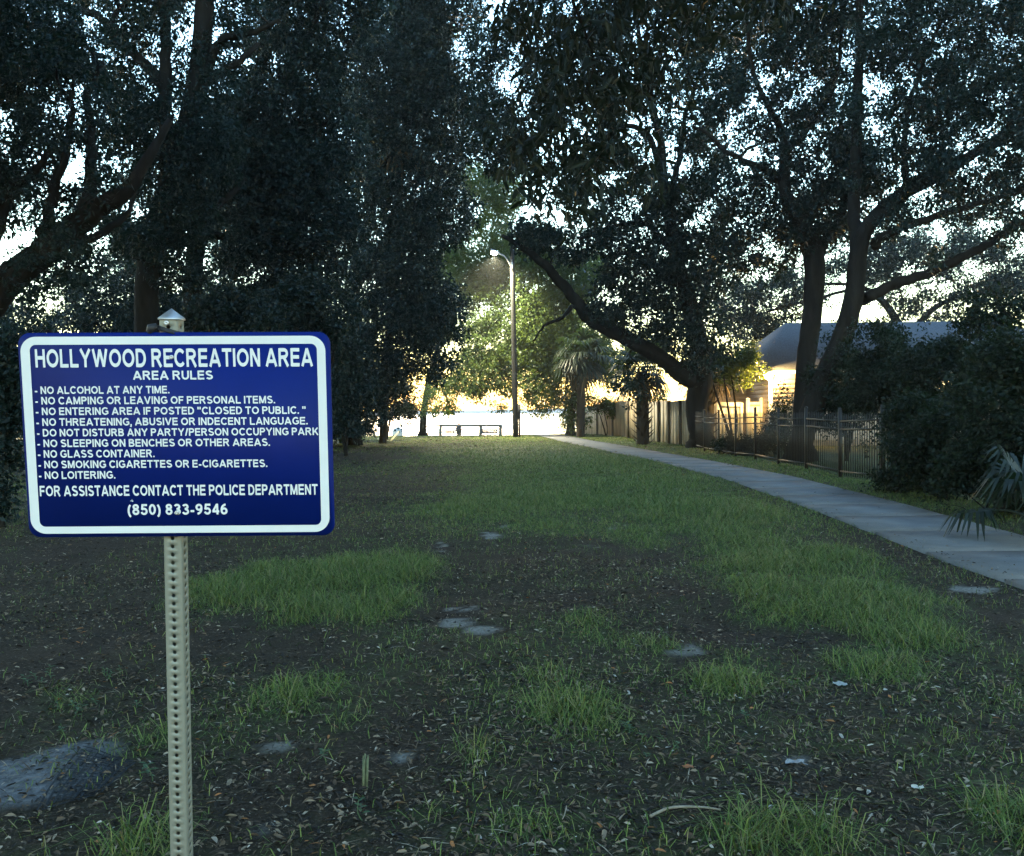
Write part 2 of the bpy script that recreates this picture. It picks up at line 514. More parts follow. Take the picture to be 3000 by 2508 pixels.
while yy < 72:
    L = 1.5
    y0, y1 = yy + .006, yy + L - .006
    q = np.linspace(y0, y1, 4)
    xc = path_x(q)
    e = .004 * (rng.random(1) - .5)
    zt = base_z(0, q) + .035 + e
    jl, jr = .03 * (rng.random(4) - .5), .03 * (rng.random(4) - .5)
    for k in range(3):
        P = []
        for kk in (k, k + 1):
            P += [(xc[kk] - PATH_HW + jl[kk], q[kk], zt[kk]), (xc[kk] + PATH_HW + jr[kk], q[kk], zt[kk])]
        P += [(x_, y_, z_ - .12) for x_, y_, z_ in P]
        fs = [[0, 1, 3, 2], [0, 2, 6, 4], [1, 5, 7, 3]]
        if k == 0: fs.append([0, 4, 5, 1])
        if k == 2: fs.append([2, 3, 7, 6])
        pb.add(P, fs)
    yy += L
tag(pb.build("path", pm), "grey concrete footpath curving towards the water", None, kind="structure")

# ------------------------------------------------------------------ water and far shore
wm = bpy.data.materials.new("bay_water")
wm.use_nodes = True
t = wm.node_tree; b = t.nodes["Principled BSDF"]
b.inputs["Base Color"].default_value = (.03, .05, .06, 1); b.inputs["Roughness"].default_value = .12
b.inputs["IOR"].default_value = 1.33; b.inputs["Specular IOR Level"].default_value = .35
tc = t.nodes.new("ShaderNodeTexCoord")
mp = t.nodes.new("ShaderNodeMapping"); mp.inputs["Scale"].default_value = (.22, .8, 1)
t.links.new(tc.outputs["Object"], mp.inputs[0])
n1 = t.nodes.new("ShaderNodeTexNoise"); n1.inputs["Scale"].default_value = 1.0; n1.inputs["Detail"].default_value = 5
t.links.new(mp.outputs[0], n1.inputs["Vector"])
bp = t.nodes.new("ShaderNodeBump"); bp.inputs["Strength"].default_value = 1.0; bp.inputs["Distance"].default_value = 1.1
t.links.new(n1.outputs[0], bp.inputs["Height"]); t.links.new(bp.outputs[0], b.inputs["Normal"])
WZ = -2.1
tag(build("water", [(-6000, 84, WZ), (6000, 84, WZ), (6000, 9000, WZ), (-6000, 9000, WZ)], [[0, 1, 2, 3]], wm), "pale bay water beyond the lawn", None, kind="structure")
hx = np.linspace(-2600, 2600, 140)
hh = 3.5 + 3.0 * noise2(hx, 0 * hx, 90, 31) + 2.5 * noise2(hx, 0 * hx, 25, 32)
V = []
for x_, h_ in zip(hx, hh):
    V += [(x_, 1500, WZ - .2), (x_, 1504, WZ + h_ * .75), (x_, 1540, WZ + h_), (x_, 1750, WZ - .3)]
k = np.arange(139)[:, None] * 4
tag(build("hills", V, [np.concatenate([np.stack([k[:, 0] + q, k[:, 0] + 4 + q, k[:, 0] + 5 + q, k[:, 0] + 1 + q], -1) for q in range(3)])], M['far_shore'], smooth=True), "low dark far shore across the bay", None, kind="structure")

# ------------------------------------------------------------------ the rules sign
U0, U1 = 2.605, 2.655
cTL, cTR, cBL, cBR = at(55, 975, U0), at(970, 972.5, U0 + .012), at(82, 1575, U1), at(978, 1567.5, U1 + .012)
sr = (cTR - cTL) + (cBR - cBL); SWd = np.linalg.norm(sr) / 2; sr /= np.linalg.norm(sr)
su = (cTL - cBL) + (cTR - cBR); SHt = np.linalg.norm(su) / 2; su -= sr * su.dot(sr); su /= np.linalg.norm(su)
sn = np.cross(su, sr); sn = sn if sn[1] < 0 else -sn
sc = (cTL + cTR + cBL + cBR) / 4
PW = .055
ptop = at(503, 934, 2.652)
pu = ptop - at(533, 2508, 2.652 + (ptop[2] - at(533, 2508, 2.7)[2]) * .083); pu /= np.linalg.norm(pu)
pr = np.array([1.0, 0, 0]); pr -= pu * pr.dot(pu); pr /= np.linalg.norm(pr)
pn = np.cross(pr, pu); pn = pn if pn[1] < 0 else -pn
pfoot = ptop - pu * (ptop[2] + .35) / pu[2]
pgr = ptop - pu * ptop[2] / pu[2]
sign = thing("rules_sign", "blue area rules sign with white lettering on a perforated steel post", "sign", pgr)
def rrect(w_, h_, r_, k=8):
    out = []
    for cx, cy, a0 in ((w_ / 2 - r_, h_ / 2 - r_, 0), (-w_ / 2 + r_, h_ / 2 - r_, 90), (-w_ / 2 + r_, -h_ / 2 + r_, 180), (w_ / 2 - r_, -h_ / 2 + r_, 270)):
        for q in range(k + 1):
            an = R(a0 + 90 * q / k); out.append((cx + r_ * math.cos(an), cy + r_ * math.sin(an)))
    return np.array(out)
def sgn(p2, off):
    p2 = np.asarray(p2, float)
    return sc + p2[:, :1] * sr + p2[:, 1:2] * su + off * sn
o2 = rrect(SWd, SHt, .036)
n = len(o2)
k = np.arange(n)
panel = build("panel", np.vstack([sgn(o2, 0), sgn(o2, -.0022)]), [list(range(n)), list(range(n, 2 * n))[::-1], np.stack([k, (k + 1) % n, (k + 1) % n + n, k + n][::-1], -1)], M['sign_blue'], sign)
def uv(X, Y):
    """Sign-plane coordinates from marks measured on the enlarged picture of the sign."""
    xl, xr = 110 + 55 * (Y - 190) / 1200, 1940 + 15 * (Y - 185) / 1190
    u = (X - xl) / (xr - xl)
    top, bot = 190 - 5 * u, 1390 - 15 * u
    return (u - .5) * SWd, (.5 - (Y - top) / (bot - top)) * SHt
bx0 = (.007 - .5) * SWd; by0 = 0; bx1, by1 = uv(1926, 1362); _, by1 = uv(1000, 1362); _, by0 = uv(1000, 210)
cxm, cym = (bx0 + bx1) / 2, (by0 + by1) / 2
qo = rrect(bx1 - bx0, by0 - by1, .045, 10) + (cxm, cym)
ix0 = (.0365 - .5) * SWd; ix1, _ = uv(1862, 300); _, iy0 = uv(1000, 256); _, iy1 = uv(1000, 1320)
qi = rrect(ix1 - ix0, iy0 - iy1, .018, 10) + ((ix0 + ix1) / 2, (iy0 + iy1) / 2)
n = len(qo); k = np.arange(n)
build("border", np.vstack([sgn(qo, .0006), sgn(qi, .0006)]), [np.stack([k, (k + 1) % n, (k + 1) % n + n, k + n], -1)], M['sign_white'], panel)

# plain bold sans lettering drawn as strokes (cap height 1)
SW = .195
def arc(cx, cy, rx, ry, a0, a1, k=14):
    an = np.radians(np.linspace(a0, a1, k)); return [(cx + rx * math.cos(q), cy + ry * math.sin(q)) for q in an]
h_ = SW / 2
def O(wd, b0=h_, b1=1 - h_): 
    cy = (b0 + b1) / 2; return arc(wd / 2, cy, wd / 2 - h_, (b1 - b0) / 2, 90, 450, 30)
lo, hi, md = h_ * .9, 1 - h_ * .9, .5
G = {
 'A': (.96, [[(.08, 0), (.48, .98)], [(.48, .98), (.88, 0)], [(.24, .29), (.72, .29)]]),
 'B': (.80, [[(h_, 0), (h_, 1)], [(h_, lo), (.45, lo)] + arc(.45, .29, .25, .29 - lo, -90, 90) + [(h_, .56)], [(h_, hi), (.42, hi)] + arc(.42, .74, .23, hi - .74, 90, -90) + [(h_, .555)]]),
 'C': (.88, [arc(.48, .5, .38, .5 - lo, 40, 320, 26)]),
 'D': (.84, [[(h_, 0), (h_, 1)], [(h_, lo), (.36, lo)] + arc(.36, .5, .38, .5 - lo, -90, 90, 20) + [(h_, hi)]]),
 'E': (.76, [[(h_, 0), (h_, 1)], [(h_, lo), (.74, lo)], [(h_, .52), (.70, .52)], [(h_, hi), (.74, hi)]]),
 'F': (.70, [[(h_, 0), (h_, 1)], [(h_, .5), (.62, .5)], [(h_, hi), (.69, hi)]]),
 'G': (.94, [arc(.50, .5, .40, .5 - lo, 42, 325, 26), [(.53, .46), (.90, .46)], [(.84, .46), (.84, .14)]]),
 'H': (.82, [[(h_, 0), (h_, 1)], [(.72, 0), (.72, 1)], [(h_, .53), (.72, .53)]]),
 'I': (.20, [[(h_, 0), (h_, 1)]]),
 'K': (.86, [[(h_, 0), (h_, 1)], [(.74, .99), (.18, .38)], [(.36, .56), (.78, 0)]]),
 'L': (.70, [[(h_, 0), (h_, 1)], [(h_, lo), (.69, lo)]]),
 'M': (.98, [[(h_, 0), (h_, 1)], [(.88, 0), (.88, 1)], [(.13, .97), (.49, .06)], [(.49, .06), (.85, .97)]]),
 'N': (.82, [[(h_, 0), (h_, 1)], [(.72, 0), (.72, 1)], [(.12, .96), (.70, .04)]]),
 'O': (.98, [O(.98)]),
 'P': (.76, [[(h_, 0), (h_, 1)], [(h_, hi), (.44, hi)] + arc(.44, .70, .23, hi - .70, 90, -90) + [(h_, .48)]]),
 'R': (.88, [[(h_, 0), (h_, 1)], [(h_, hi), (.46, hi)] + arc(.46, .715, .24, hi - .715, 90, -90) + [(h_, .50)], [(.44, .50), (.78, 0)]]),
 'S': (.80, [arc(.40, .725, .28, hi - .725, 25, 250, 16) + [(.45, .48)] + arc(.41, .285, .30, .285 - lo, 60, -155, 18)]),
 'T': (.78, [[(.39, 0), (.39, 1)], [(0, hi), (.78, hi)]]),
 'U': (.82, [[(h_, 1), (h_, .38)] + arc(.41, .38, .31, .38 - lo, 180, 360, 18) + [(.72, 1)]]),
 'V': (.90, [[(.07, 1), (.45, .03)], [(.45, .03), (.83, 1)]]),
 'W': (1.28, [[(.08, 1), (.35, .03)], [(.35, .03), (.64, .97)], [(.64, .97), (.93, .03)], [(.93, .03), (1.20, 1)]]),
 'Y': (.90, [[(.07, 1), (.45, .46)], [(.83, 1), (.45, .46)], [(.45, .50), (.45, 0)]]),
 '-': (.40, [[(.02, .33), (.38, .33)]]),
 '.': (.20, [[(.1, 0), (.1, .19)]]),
 ',': (.20, [[(.1, .19), (.1, .02), (.04, -.2)]]),
 '/': (.40, [[(.05, 0), (.35, 1)]]),
 '"': (.50, [[(.11, .66), (.11, 1)], [(.39, .66), (.39, 1)]]),
 '(': (.36, [arc(.50, .38, .38, .62, 118, 242, 16)]),
 ')': (.36, [arc(-.14, .38, .38, .62, 62, -62, 16)]),
 '0': (.68, [O(.68)]),
 '3': (.68, [arc(.33, .735, .22, hi - .735, 160, -80, 16), arc(.33, .29, .25, .29 - lo, 85, -165, 16), [(.27, .535), (.38, .535)]]),
 '4': (.68, [[(.50, 0), (.50, 1)], [(.47, .95), (.08, .30)], [(.02, .29), (.68, .29)]]),
 '5': (.68, [[(.64, hi), (.20, hi), (.13, .47)], arc(.33, .33, .25, .33 - lo, 140, -165, 20)]),
 '6': (.68, [arc(.35, .32, .24, .32 - lo, 0, 360, 24), arc(.53, .42, .42, .49, 92, 195, 14)]),
 '8': (.68, [arc(.34, .74, .21, hi - .74, 0, 360, 22), arc(.34, .29, .24, .29 - lo, 0, 360, 24)]),
 '9': (.68, [arc(.33, .68, .24, hi - .68, 0, 360, 24), arc(.15, .58, .42, .49, -88, 15, 14)]),
}
LET = MB()
def stroke(pts, z0, X0, Y0, sx, sy, wd):
    P = np.array(pts, float)
    P = P[np.r_[True, np.linalg.norm(np.diff(P, axis=0), axis=1) > 1e-4]]
    closed = len(P) > 8 and np.linalg.norm(P[0] - P[-1]) < 1e-6
    T = np.zeros_like(P)
    d = np.diff(P, axis=0); d /= np.linalg.norm(d, axis=1)[:, None] + 1e-9
    nrm = np.stack([-d[:, 1], d[:, 0]], -1)
    N = np.zeros_like(P)
    N[0], N[-1] = nrm[0], nrm[-1]
    for q in range(1, len(P) - 1):
        m_ = nrm[q - 1] + nrm[q]; m_ /= np.linalg.norm(m_) + 1e-9
        N[q] = m_ / max(.5, m_.dot(nrm[q]))
    if closed:
        m_ = nrm[0] + nrm[-1]; m_ /= np.linalg.norm(m_); N[0] = N[-1] = m_
    A, B = P + N * wd / 2, P - N * wd / 2
    for Q in (A, B):
        Q[:, 0] = X0 + Q[:, 0] * sx; Q[:, 1] = Y0 + Q[:, 1] * sy
    n = len(P); k = np.arange(n - 1)
    LET.add(sgn(np.vstack([A, B]), z0), [np.stack([k + n, k + n + 1, k + 1, k], -1)])
def line(txt, X0, X1, top, base, bold=1.0):
    GAP, SP = .125, .33
    adv = 0; pos = []
    for ch in txt:
        if ch == ' ': adv += SP; pos.append(None); continue
        pos.append(adv); adv += G[ch][0] + GAP
    adv -= GAP
    mx, my = (X0 + X1) / 2, (top + base) / 2
    xa, yb = uv(X0, base); xb, _ = uv(X1, base); _, yt = uv(mx, top); _, yb = uv(mx, base)
    sx, sy = (xb - xa) / adv, yt - yb
    for q, (ch, p) in enumerate(zip(txt, pos)):
        if p is None: continue
        for si, st in enumerate(G[ch][1]):
            stroke([(a_ + p, b_) for a_, b_ in st], .0007 + .00012 * si, xa, yb, sx, sy, SW * bold)
line("HOLLYWOOD RECREATION AREA", 215, 1838, 281, 386)
line("AREA RULES", 783, 1250, 408, 459, 1.02)
for tx, x1, x2, y1, y2 in (
    ('- NO ALCOHOL AT ANY TIME.', 208, 995, 497, 541), ('- NO CAMPING OR LEAVING OF PERSONAL ITEMS.', 210, 1613, 556.5, 600.5),
    ('- NO ENTERING AREA IF POSTED "CLOSED TO PUBLIC. "', 212, 1793, 618, 662), ('- NO THREATENING, ABUSIVE OR INDECENT LANGUAGE.', 214, 1803, 680.5, 724.5),
    ('- DO NOT DISTURB ANY PARTY/PERSON OCCUPYING PARK', 217, 1866, 742.5, 786.5), ('- NO SLEEPING ON BENCHES OR OTHER AREAS.', 219, 1580, 805, 849.5),
    ('- NO GLASS CONTAINER.', 221, 903, 869, 914), ('- NO SMOKING CIGARETTES OR E-CIGARETTES.', 223, 1563, 929.5, 974), ('- NO LOITERING.', 225, 672, 995, 1040)):
    line(tx, x1, x2, y1, y2, 1.0)
line("FOR ASSISTANCE CONTACT THE POLICE DEPARTMENT", 230, 1857, 1076.5, 1138.5, 1.0)
line("(850) 833-9546", 740, 1326, 1189, 1253, 1.0)
for q in range(9):   # scuff where the paint is chipped
    X_, Y_ = 754 + rng.random() * 18, 1163 + rng.random() * 12
    xx, yy_ = uv(X_, Y_); r_ = .0007 + .0012 * rng.random()
    LET.add(sgn([(xx - r_, yy_ - r_), (xx + r_, yy_ - .6 * r_), (xx + .4 * r_, yy_ + r_)], .0006), [[0, 1, 2]])
LET.build("lettering", M['sign_white'], panel)

# perforated square post: every face is a strip of cells with a round hole
def post_mesh():
    mb = MB()
    pitch, hr, K = .0254, .0060, 14
    length = (ptop - pfoot).dot(pu)
    nc = int(length / pitch)
    hw, ch = PW / 2, .005
    for fn, fr in ((pn, pr), (pr, -pn), (-pn, -pr), (-pr, pn)):
        fr = np.cross(pu, fn)
        for c_ in range(nc):
            z0 = length - (c_ + 1) * pitch - .012
            cen = pfoot + fn * hw + pu * (z0 + pitch / 2)
            A = np.arange(K) / K * 2 * np.pi + np.pi / K
            circ = np.stack([np.cos(A) * hr, np.sin(A) * hr], -1)
            W_, Hh = hw - ch, pitch / 2
            sq = []
            for q in A:
                cx_, sy_ = math.cos(q), math.sin(q); t_ = min(W_ / max(1e-9, abs(cx_)), Hh / max(1e-9, abs(sy_)))
                sq.append((cx_ * t_, sy_ * t_))
            sq = np.array(sq)
            corners = []
            for q in range(K):
                a_, b_ = sq[q], sq[(q + 1) % K]
                corners.append((a_, b_))
            V = [cen + p[0] * fr + p[1] * pu for p in circ] + [cen + p[0] * fr + p[1] * pu for p in sq] + [cen + p[0] * fr + p[1] * pu - fn * .0011 for p in circ]
            fs = []
            for q in range(K):
                r2 = (q + 1) % K
                a_, b_ = sq[q], sq[r2]
                f_ = [q, K + q, K + r2, r2]
                if abs(a_[0] - b_[0]) > 1e-6 and abs(a_[1] - b_[1]) > 1e-6:
                    cor = (a_[0] if abs(abs(a_[0]) - W_) < 1e-6 else b_[0], a_[1] if abs(abs(a_[1]) - Hh) < 1e-6 else b_[1])
                    V.append(cen + cor[0] * fr + cor[1] * pu); f_ = [q, K + q, len(V) - 1, K + r2, r2]
                fs.append(f_)
                fs.append([q, r2, 2 * K + r2, 2 * K + q])
            mb.add(V, fs)
        # rounded corner strip beside this face
        B = []
        for s_ in (0, length):
            for q in range(4):
                an = R(30 * q)
                B.append(pfoot + pu * s_ + fn * (hw - ch + ch * math.cos(an)) + fr * (hw - ch + ch * math.sin(an)))
        mb.add(B, [[q, q + 1, q + 5, q + 4] for q in range(3)])
        mb.add([pfoot + pu * s_ + fn * hw + fr * q for s_ in (length - .012, length) for q in (-hw + ch, hw - ch)], [[0, 1, 3, 2]])
    # dark inner liner so the tube reads as hollow
    hi_ = hw - .0035
    P = [pfoot + a_ * pr * hi_ + b_ * pn * hi_ + pu * s_ for s_ in (0, length - .002) for a_, b_ in ((-1, -1), (1, -1), (1, 1), (-1, 1))]
    return mb, P
mb, inner = post_mesh()
post = mb.build("post", M['galv'], sign)
# cap
capz = ptop
hw = PW / 2 + .0025
P = [capz + a_ * pr * hw + b_ * pn * hw + pu * z_ for z_ in (-.004, .0015) for a_, b_ in ((-1, -1), (1, -1), (1, 1), (-1, 1))] + [capz + pu * .031]
build("post_cap", P, [[0, 1, 2, 3], [0, 4, 5, 1], [1, 5, 6, 2], [2, 6, 7, 3], [3, 7, 4, 0], [4, 8, 5], [5, 8, 6], [6, 8, 7], [7, 8, 4]], M['galv_cap'], sign)
def bolt(cen, r_, nm="bolt"):
    mb = MB()
    A = np.arange(14) / 14 * 2 * np.pi
    V = []
    for rr, of in ((r_, 0), (r_, .0015), (r_ * .62, .003), (r_ * .35, .0032), (r_ * .3, .0018)):
        V += [cen + sn * of + math.cos(q) * rr * sr + math.sin(q) * rr * su for q in A]
    fs = [[k_ * 14 + q, k_ * 14 + (q + 1) % 14, (k_ + 1) * 14 + (q + 1) % 14, (k_ + 1) * 14 + q] for k_ in range(4) for q in range(14)] + [[56 + q for q in range(14)]]
    mb.add(V, fs); mb.build(nm, M['bolt'], sign)
x_, y_ = uv(1010, 330); bolt(sc + x_ * sr + y_ * su + .001 * sn, .0068)
x_, y_ = uv(1030, 1240); bolt(sc + x_ * sr + y_ * su + .001 * sn, .0068)
bolt(ptop - pu * .013 - pr * .005 + pn * (PW / 2 + .0005), .0075)
# black strap and knob wound round the post above the panel
mb = MB()
q0 = ptop - pu * .034
loop = []
for an in np.linspace(0, 360, 25):
    e = .036 / max(abs(math.cos(R(an))), abs(math.sin(R(an)))) * .88
    loop.append(q0 + pr * math.cos(R(an)) * min(e, .040) + pn * math.sin(R(an)) * min(e, .040) - pr * math.cos(R(an)) * 0 + pu * (-.35 * math.cos(R(an)) * .03))
mb.tube(loop, .0055, 6, caps=False)
mb.tube([q0 + pn * .036 - pr * .030 + pu * .010, q0 + pn * .045 - pr * .045 + pu * .004, q0 + pn * .04 - pr * .052 - pu * .006], [.010, .014, .009], 8)
mb.tube([q0 + pn * .04 - pr * .028 + pu * .004, q0 + pn * .046 + pr * .004 - pu * .004, q0 + pn * .042 + pr * .03 - pu * .012], [.004, .0035, .002], 6)
mb.build("strap", M['rubber'], sign)

# ------------------------------------------------------------------ street lamp
LB = at(1511, 1283, 50.0); LB[2] = gz1(LB[0], LB[1]) - .05
LT = at(1500, 726, 50.0)
lamp = thing("street_lamp", "tall dark street lamp on a wooden pole with its light on, at the lawn crest", "street lamp", LB)
mb = MB(); pp = np.linspace(LB, LT, 14)
mb.tube(pp, np.linspace(.165, .125, 14), 14); mb.build("pole", M['wood_dark'], lamp, True)
a0 = at(1499, 782, 49.85); a1 = at(1478, 751, 49.6); a2 = at(1466, 744, 49.5)
mb = MB(); mb.tube(spline([a0, at(1489, 766, 49.7), a1, a2], 5), [.035] * 16, 8)
mb.tube([at(1500, 792, 49.84), at(1500, 768, 49.84)], [.05, .05], 8)
mb.tube([at(1500, 800, 49.82), at(1500, 760, 49.82)], [.012] * 2, 6); mb.build("arm", M['alu'], lamp, True)
hd = at(1457, 740, 49.45); dv = hd - a2; dv /= np.linalg.norm(dv)
mb = MB()
for s_, w_, hgt in ((0, .06, .04), (.12, .12, .07), (.35, .16, .08), (.60, .12, .05)):
    for q in range(10):
        an = q / 10 * 2 * np.pi
        mb.v.append(np.array([a2 + dv * s_ + np.array([0, 1, 0]) * math.cos(an) * w_ + np.array([0, 0, 1]) * math.sin(an) * hgt])); 
mb.f = [[k_ * 10 + q, k_ * 10 + (q + 1) % 10, k_ * 10 + 10 + (q + 1) % 10, k_ * 10 + 10 + q] for k_ in range(3) for q in range(10)] + [list(range(10)), [30 + q for q in range(10)]]
mb.n = 40
head = mb.build("lamp_head", M['alu'], lamp, True)
mb = MB(); mb.lathe(a2 + dv * .38 + np.array([0, 0, -.10]), [(.03, -.12), (.13, -.09), (.19, .0), (.17, .05)], 14)
mb.build("lens", M['lampglass'], head, True)
# steel conduit box low on the pole
mb = MB(); bxp = at(1521, 1206, 49.9); mb.box(bxp, (.16, .14, .8)); mb.tube([bxp + (0, 0, -.4), bxp + (.02, 0, -1.55)], [.055, .055], 8)
mb.build("meter_box", M['wood_dark'], lamp)
def lightpt(name, loc, energy, col, parent, rad=.1, spot=None):
    l = bpy.data.lights.new(name, 'SPOT' if spot else 'POINT'); l.energy = energy; l.color = col; l.shadow_soft_size = rad
    if spot: l.spot_size = R(spot); l.spot_blend = .6
    o = bpy.data.objects.new(name, l); C.objects.link(o)
    o.location = tuple(np.asarray(loc) - ORG[parent.name]); o.parent = parent
    return o
LAMP_W, PORCH_W = 2300, 85
lightpt("lamp_light", a2 + dv * .38 + np.array([0, 0, -.22]), LAMP_W, (1, .90, .58), lamp, .12, 150)

# slim marker pole beside it
mp0 = at(1529, 1290, 50.5); mp0[2] = gz1(mp0[0], mp0[1])
mb = MB(); mb.tube([mp0 - (0, 0, .05), mp0 + (0, 0, 1.25)], [.022, .02], 8); mb.lathe(mp0 + (0, 0, 1.25), [(.03, 0), (.03, .03), (.01, .045)], 8)
tag(mb.build("marker_post", M['wood_post']), "thin dark marker post standing right of the street lamp", "post")

# ------------------------------------------------------------------ waterside rail, benches, person
BY = 79.0
def zb(x, y): return gz1(x, y)
rail = thing("log_rail", "rough timber rail on posts behind the two benches at the water", "railing", at(1378, 1270, 82))
rx = []
zt = at(1378, 1247, 82)[2]
mb = MB()
for px_ in (1290, 1343, 1408, 1466):
    p = at(px_, 1250, 82.0); z0 = zb(p[0], p[1])
    m2 = MB(); m2.tube([(p[0], p[1], z0 - .1), (p[0], p[1], (z0 + zt) / 2), (p[0] + .02, p[1], zt)], [.17, .165, .16], 9, bumpy=.1); m2.build("post", M['log'], rail, True)
mb = MB(); mb.tube(spline([at(1470, 1247, 81.9), at(1420, 1246, 81.9), at(1350, 1247, 81.9), at(1290, 1246, 81.9)], 5), .125, 8, bumpy=.1); mb.build("top_rail", M['log'], rail, True)
e0 = at(1290, 1246, 81.9); e1 = at(1262, 1248, 81.5); e2 = at(1244, 1252, 81.2); e3 = at(1252, 1262, 81.2); e3b = np.array([e3[0] + .1, e3[1], zb(e3[0], e3[1]) - .05])
mb = MB(); mb.tube(spline([e0, e1, e2], 5), .065, 8, bumpy=.1); mb.tube([e2, e3, e3b], [.06, .06, .06], 8); mb.build("end_rail", M['log'], rail, True)
def bench(px_, label, first):
    p = at(px_, 1262, BY); x0 = p[0]; z0 = zb(x0, BY)
    bt = thing("park_bench", label, "bench", (x0, BY, z0), "benches facing the water")
    mb = MB()
    for k_ in range(4): mb.box((x0, BY + .10 + k_ * .11, z0 + .45), (1.5, .09, .035))
    mb.build("seat", M['bench_slat'], bt)
    mb = MB()
    for k_ in range(3):
        mb.box((x0, BY - .02 - k_ * .03, z0 + .54 + k_ * .128), (1.5, .03, .118))
    mb.build("backrest", M['bench_slat'], bt)
    for s_ in (-.58, .58):
        mb = MB(); X_ = x0 + s_
        mb.tube([(X_, BY - .09, z0 + .86), (X_, BY + .0, z0 + .50), (X_, BY + .02, z0 + .43)], .025, 6)
        mb.tube([(X_, BY + .02, z0 + .425), (X_, BY + .46, z0 + .425)], .025, 6)
        mb.tube([(X_, BY + .04, z0 + .42), (X_, BY - .02, z0 - .02)], .03, 6); mb.tube([(X_, BY + .44, z0 + .42), (X_, BY + .5, z0 - .02)], .03, 6)
        mb.build("leg", M['bench_iron'], bt, True)
    return x0, z0
b1x, b1z = bench(1328, "park bench at the water with a person seated on it", 1)
bench(1434, "empty park bench at the water, nearer the street lamp", 0)

# person sitting on the bench, back to us
PX = at(1344, 1262, BY)[0]; PZ = b1z
def person():
    verts, rad, edges = [], [], []
    def v(p, r_, par=None):
        verts.append(p); rad.append(r_)
        if par is not None: edges.append((par, len(verts) - 1))
        return len(verts) - 1
    y0 = BY + .26
    pel = v((0, y0, .56), .165); wa = v((0, y0 - .06, .74), .155, pel); chn = v((0, y0 - .08, .95), .175, wa); nk0 = v((0, y0 - .05, 1.09), .10, chn); nk = v((0, y0 - .02, 1.16), .058, nk0)
    hd0 = v((0, y0 + .01, 1.25), .088, nk); hd1 = v((0, y0 + .01, 1.33), .092, hd0); v((0, y0 + .0, 1.40), .055, hd1)
    v((0, y0 + .11, 1.275), .016, hd0)                                    # nose
    for s_ in (-1, 1):
        v((s_ * .088, y0 + .005, 1.29), .018, hd0)                         # ear
        sh = v((s_ * .19, y0 - .06, 1.03), .078, chn); el = v((s_ * .27, y0 + .02, .78), .055, sh); wr = v((s_ * .13, y0 + .24, .66), .036, el); pa = v((s_ * .08, y0 + .32, .645), .034, wr)
        for f_, ln in ((-.03, .065), (-.01, .078), (.01, .074), (.03, .06)):
            k1 = v((s_ * (.075 + f_), y0 + .36, .645), .0095, pa); k2 = v((s_ * (.07 + f_), y0 + .36 + ln * .6, .635), .009, k1); v((s_ * (.065 + f_), y0 + .36 + ln, .615), .008, k2)
        th = v((s_ * .045, y0 + .31, .655), .010, pa); v((s_ * .03, y0 + .345, .655), .009, th)
        hp = v((s_ * .10, y0 + .05, .53), .11, pel); kn = v((s_ * .14, y0 + .45, .53), .075, hp); an = v((s_ * .13, y0 + .47, .10), .048, kn); ft = v((s_ * .14, y0 + .62, .05), .042, an)
    me = bpy.data.meshes.new("person")
    me.from_pydata([(p[0], p[1] - BY, p[2]) for p in verts], edges, [])
    o = bpy.data.objects.new("person", me); C.objects.link(o)
    md_ = o.modifiers.new("Skin", 'SKIN')
    for k_, r_ in enumerate(rad): me.skin_vertices[0].data[k_].radius = (r_, r_)
    me.skin_vertices[0].data[0].use_root = True
    ss = o.modifiers.new("Sub", 'SUBSURF'); ss.levels = ss.render_levels = 1
    dg = bpy.context.evaluated_depsgraph_get()
    m2 = bpy.data.meshes.new_from_object(o.evaluated_get(dg))
    o.modifiers.clear(); o.data = m2
    for m_ in (M['skin'], M['jacket'], M['trousers']): m2.materials.append(m_)
    for p in m2.polygons:
        c_ = p.center
        p.material_index = 0 if (c_.z > 1.14 or (c_.y > .48 and .58 < c_.z < .70 and abs(c_.x) < .13)) else (1 if c_.z > .60 else 2)
        p.use_smooth = True
    o.location = (PX, BY, PZ)
    tag(o, "person in a dark jacket sitting on a bench facing the water", "person")
    ORG[o.name] = np.array([PX, BY, PZ])
    mb = MB(); A = []
    mb.lathe(np.array([PX, BY + .265, PZ + 1.32]), [(.096, -.07), (.108, 0), (.104, .05), (.075, .095), (.02, .115)], 12)
    mb.build("hair", M['hair'], o, True)
person()

# pale boulder at the shore left of the rail
def rock(name, c_, r_, mt, label, cat, seed):
    u_, v_ = np.meshgrid(np.linspace(0, 2 * np.pi, 17)[:-1], np.linspace(0, np.pi, 10), indexing='xy')
    d = np.stack([np.cos(u_) * np.sin(v_), np.sin(u_) * np.sin(v_), np.cos(v_)], -1).reshape(-1, 3)
    rr = .75 + .5 * vnoise(d * 1.9 + seed) + .15 * vnoise(d * 5 + seed)
    V = d * rr[:, None] * np.array(r_) + np.array(c_)
    f_ = []
    for q in range(9):
        for k_ in range(16): f_.append((q * 16 + k_, q * 16 + (k_ + 1) % 16, (q + 1) * 16 + (k_ + 1) % 16, (q + 1) * 16 + k_))
    o = build(name, V, [np.array(f_)], mt); return tag(o, label, cat)
p = at(1166, 1262, 70); rock("boulder", (p[0], p[1], gz1(p[0], p[1]) + .25), (.42, .35, .5), M['sandbank'], "pale boulder at the shore under the dark trees", "rock", 3)

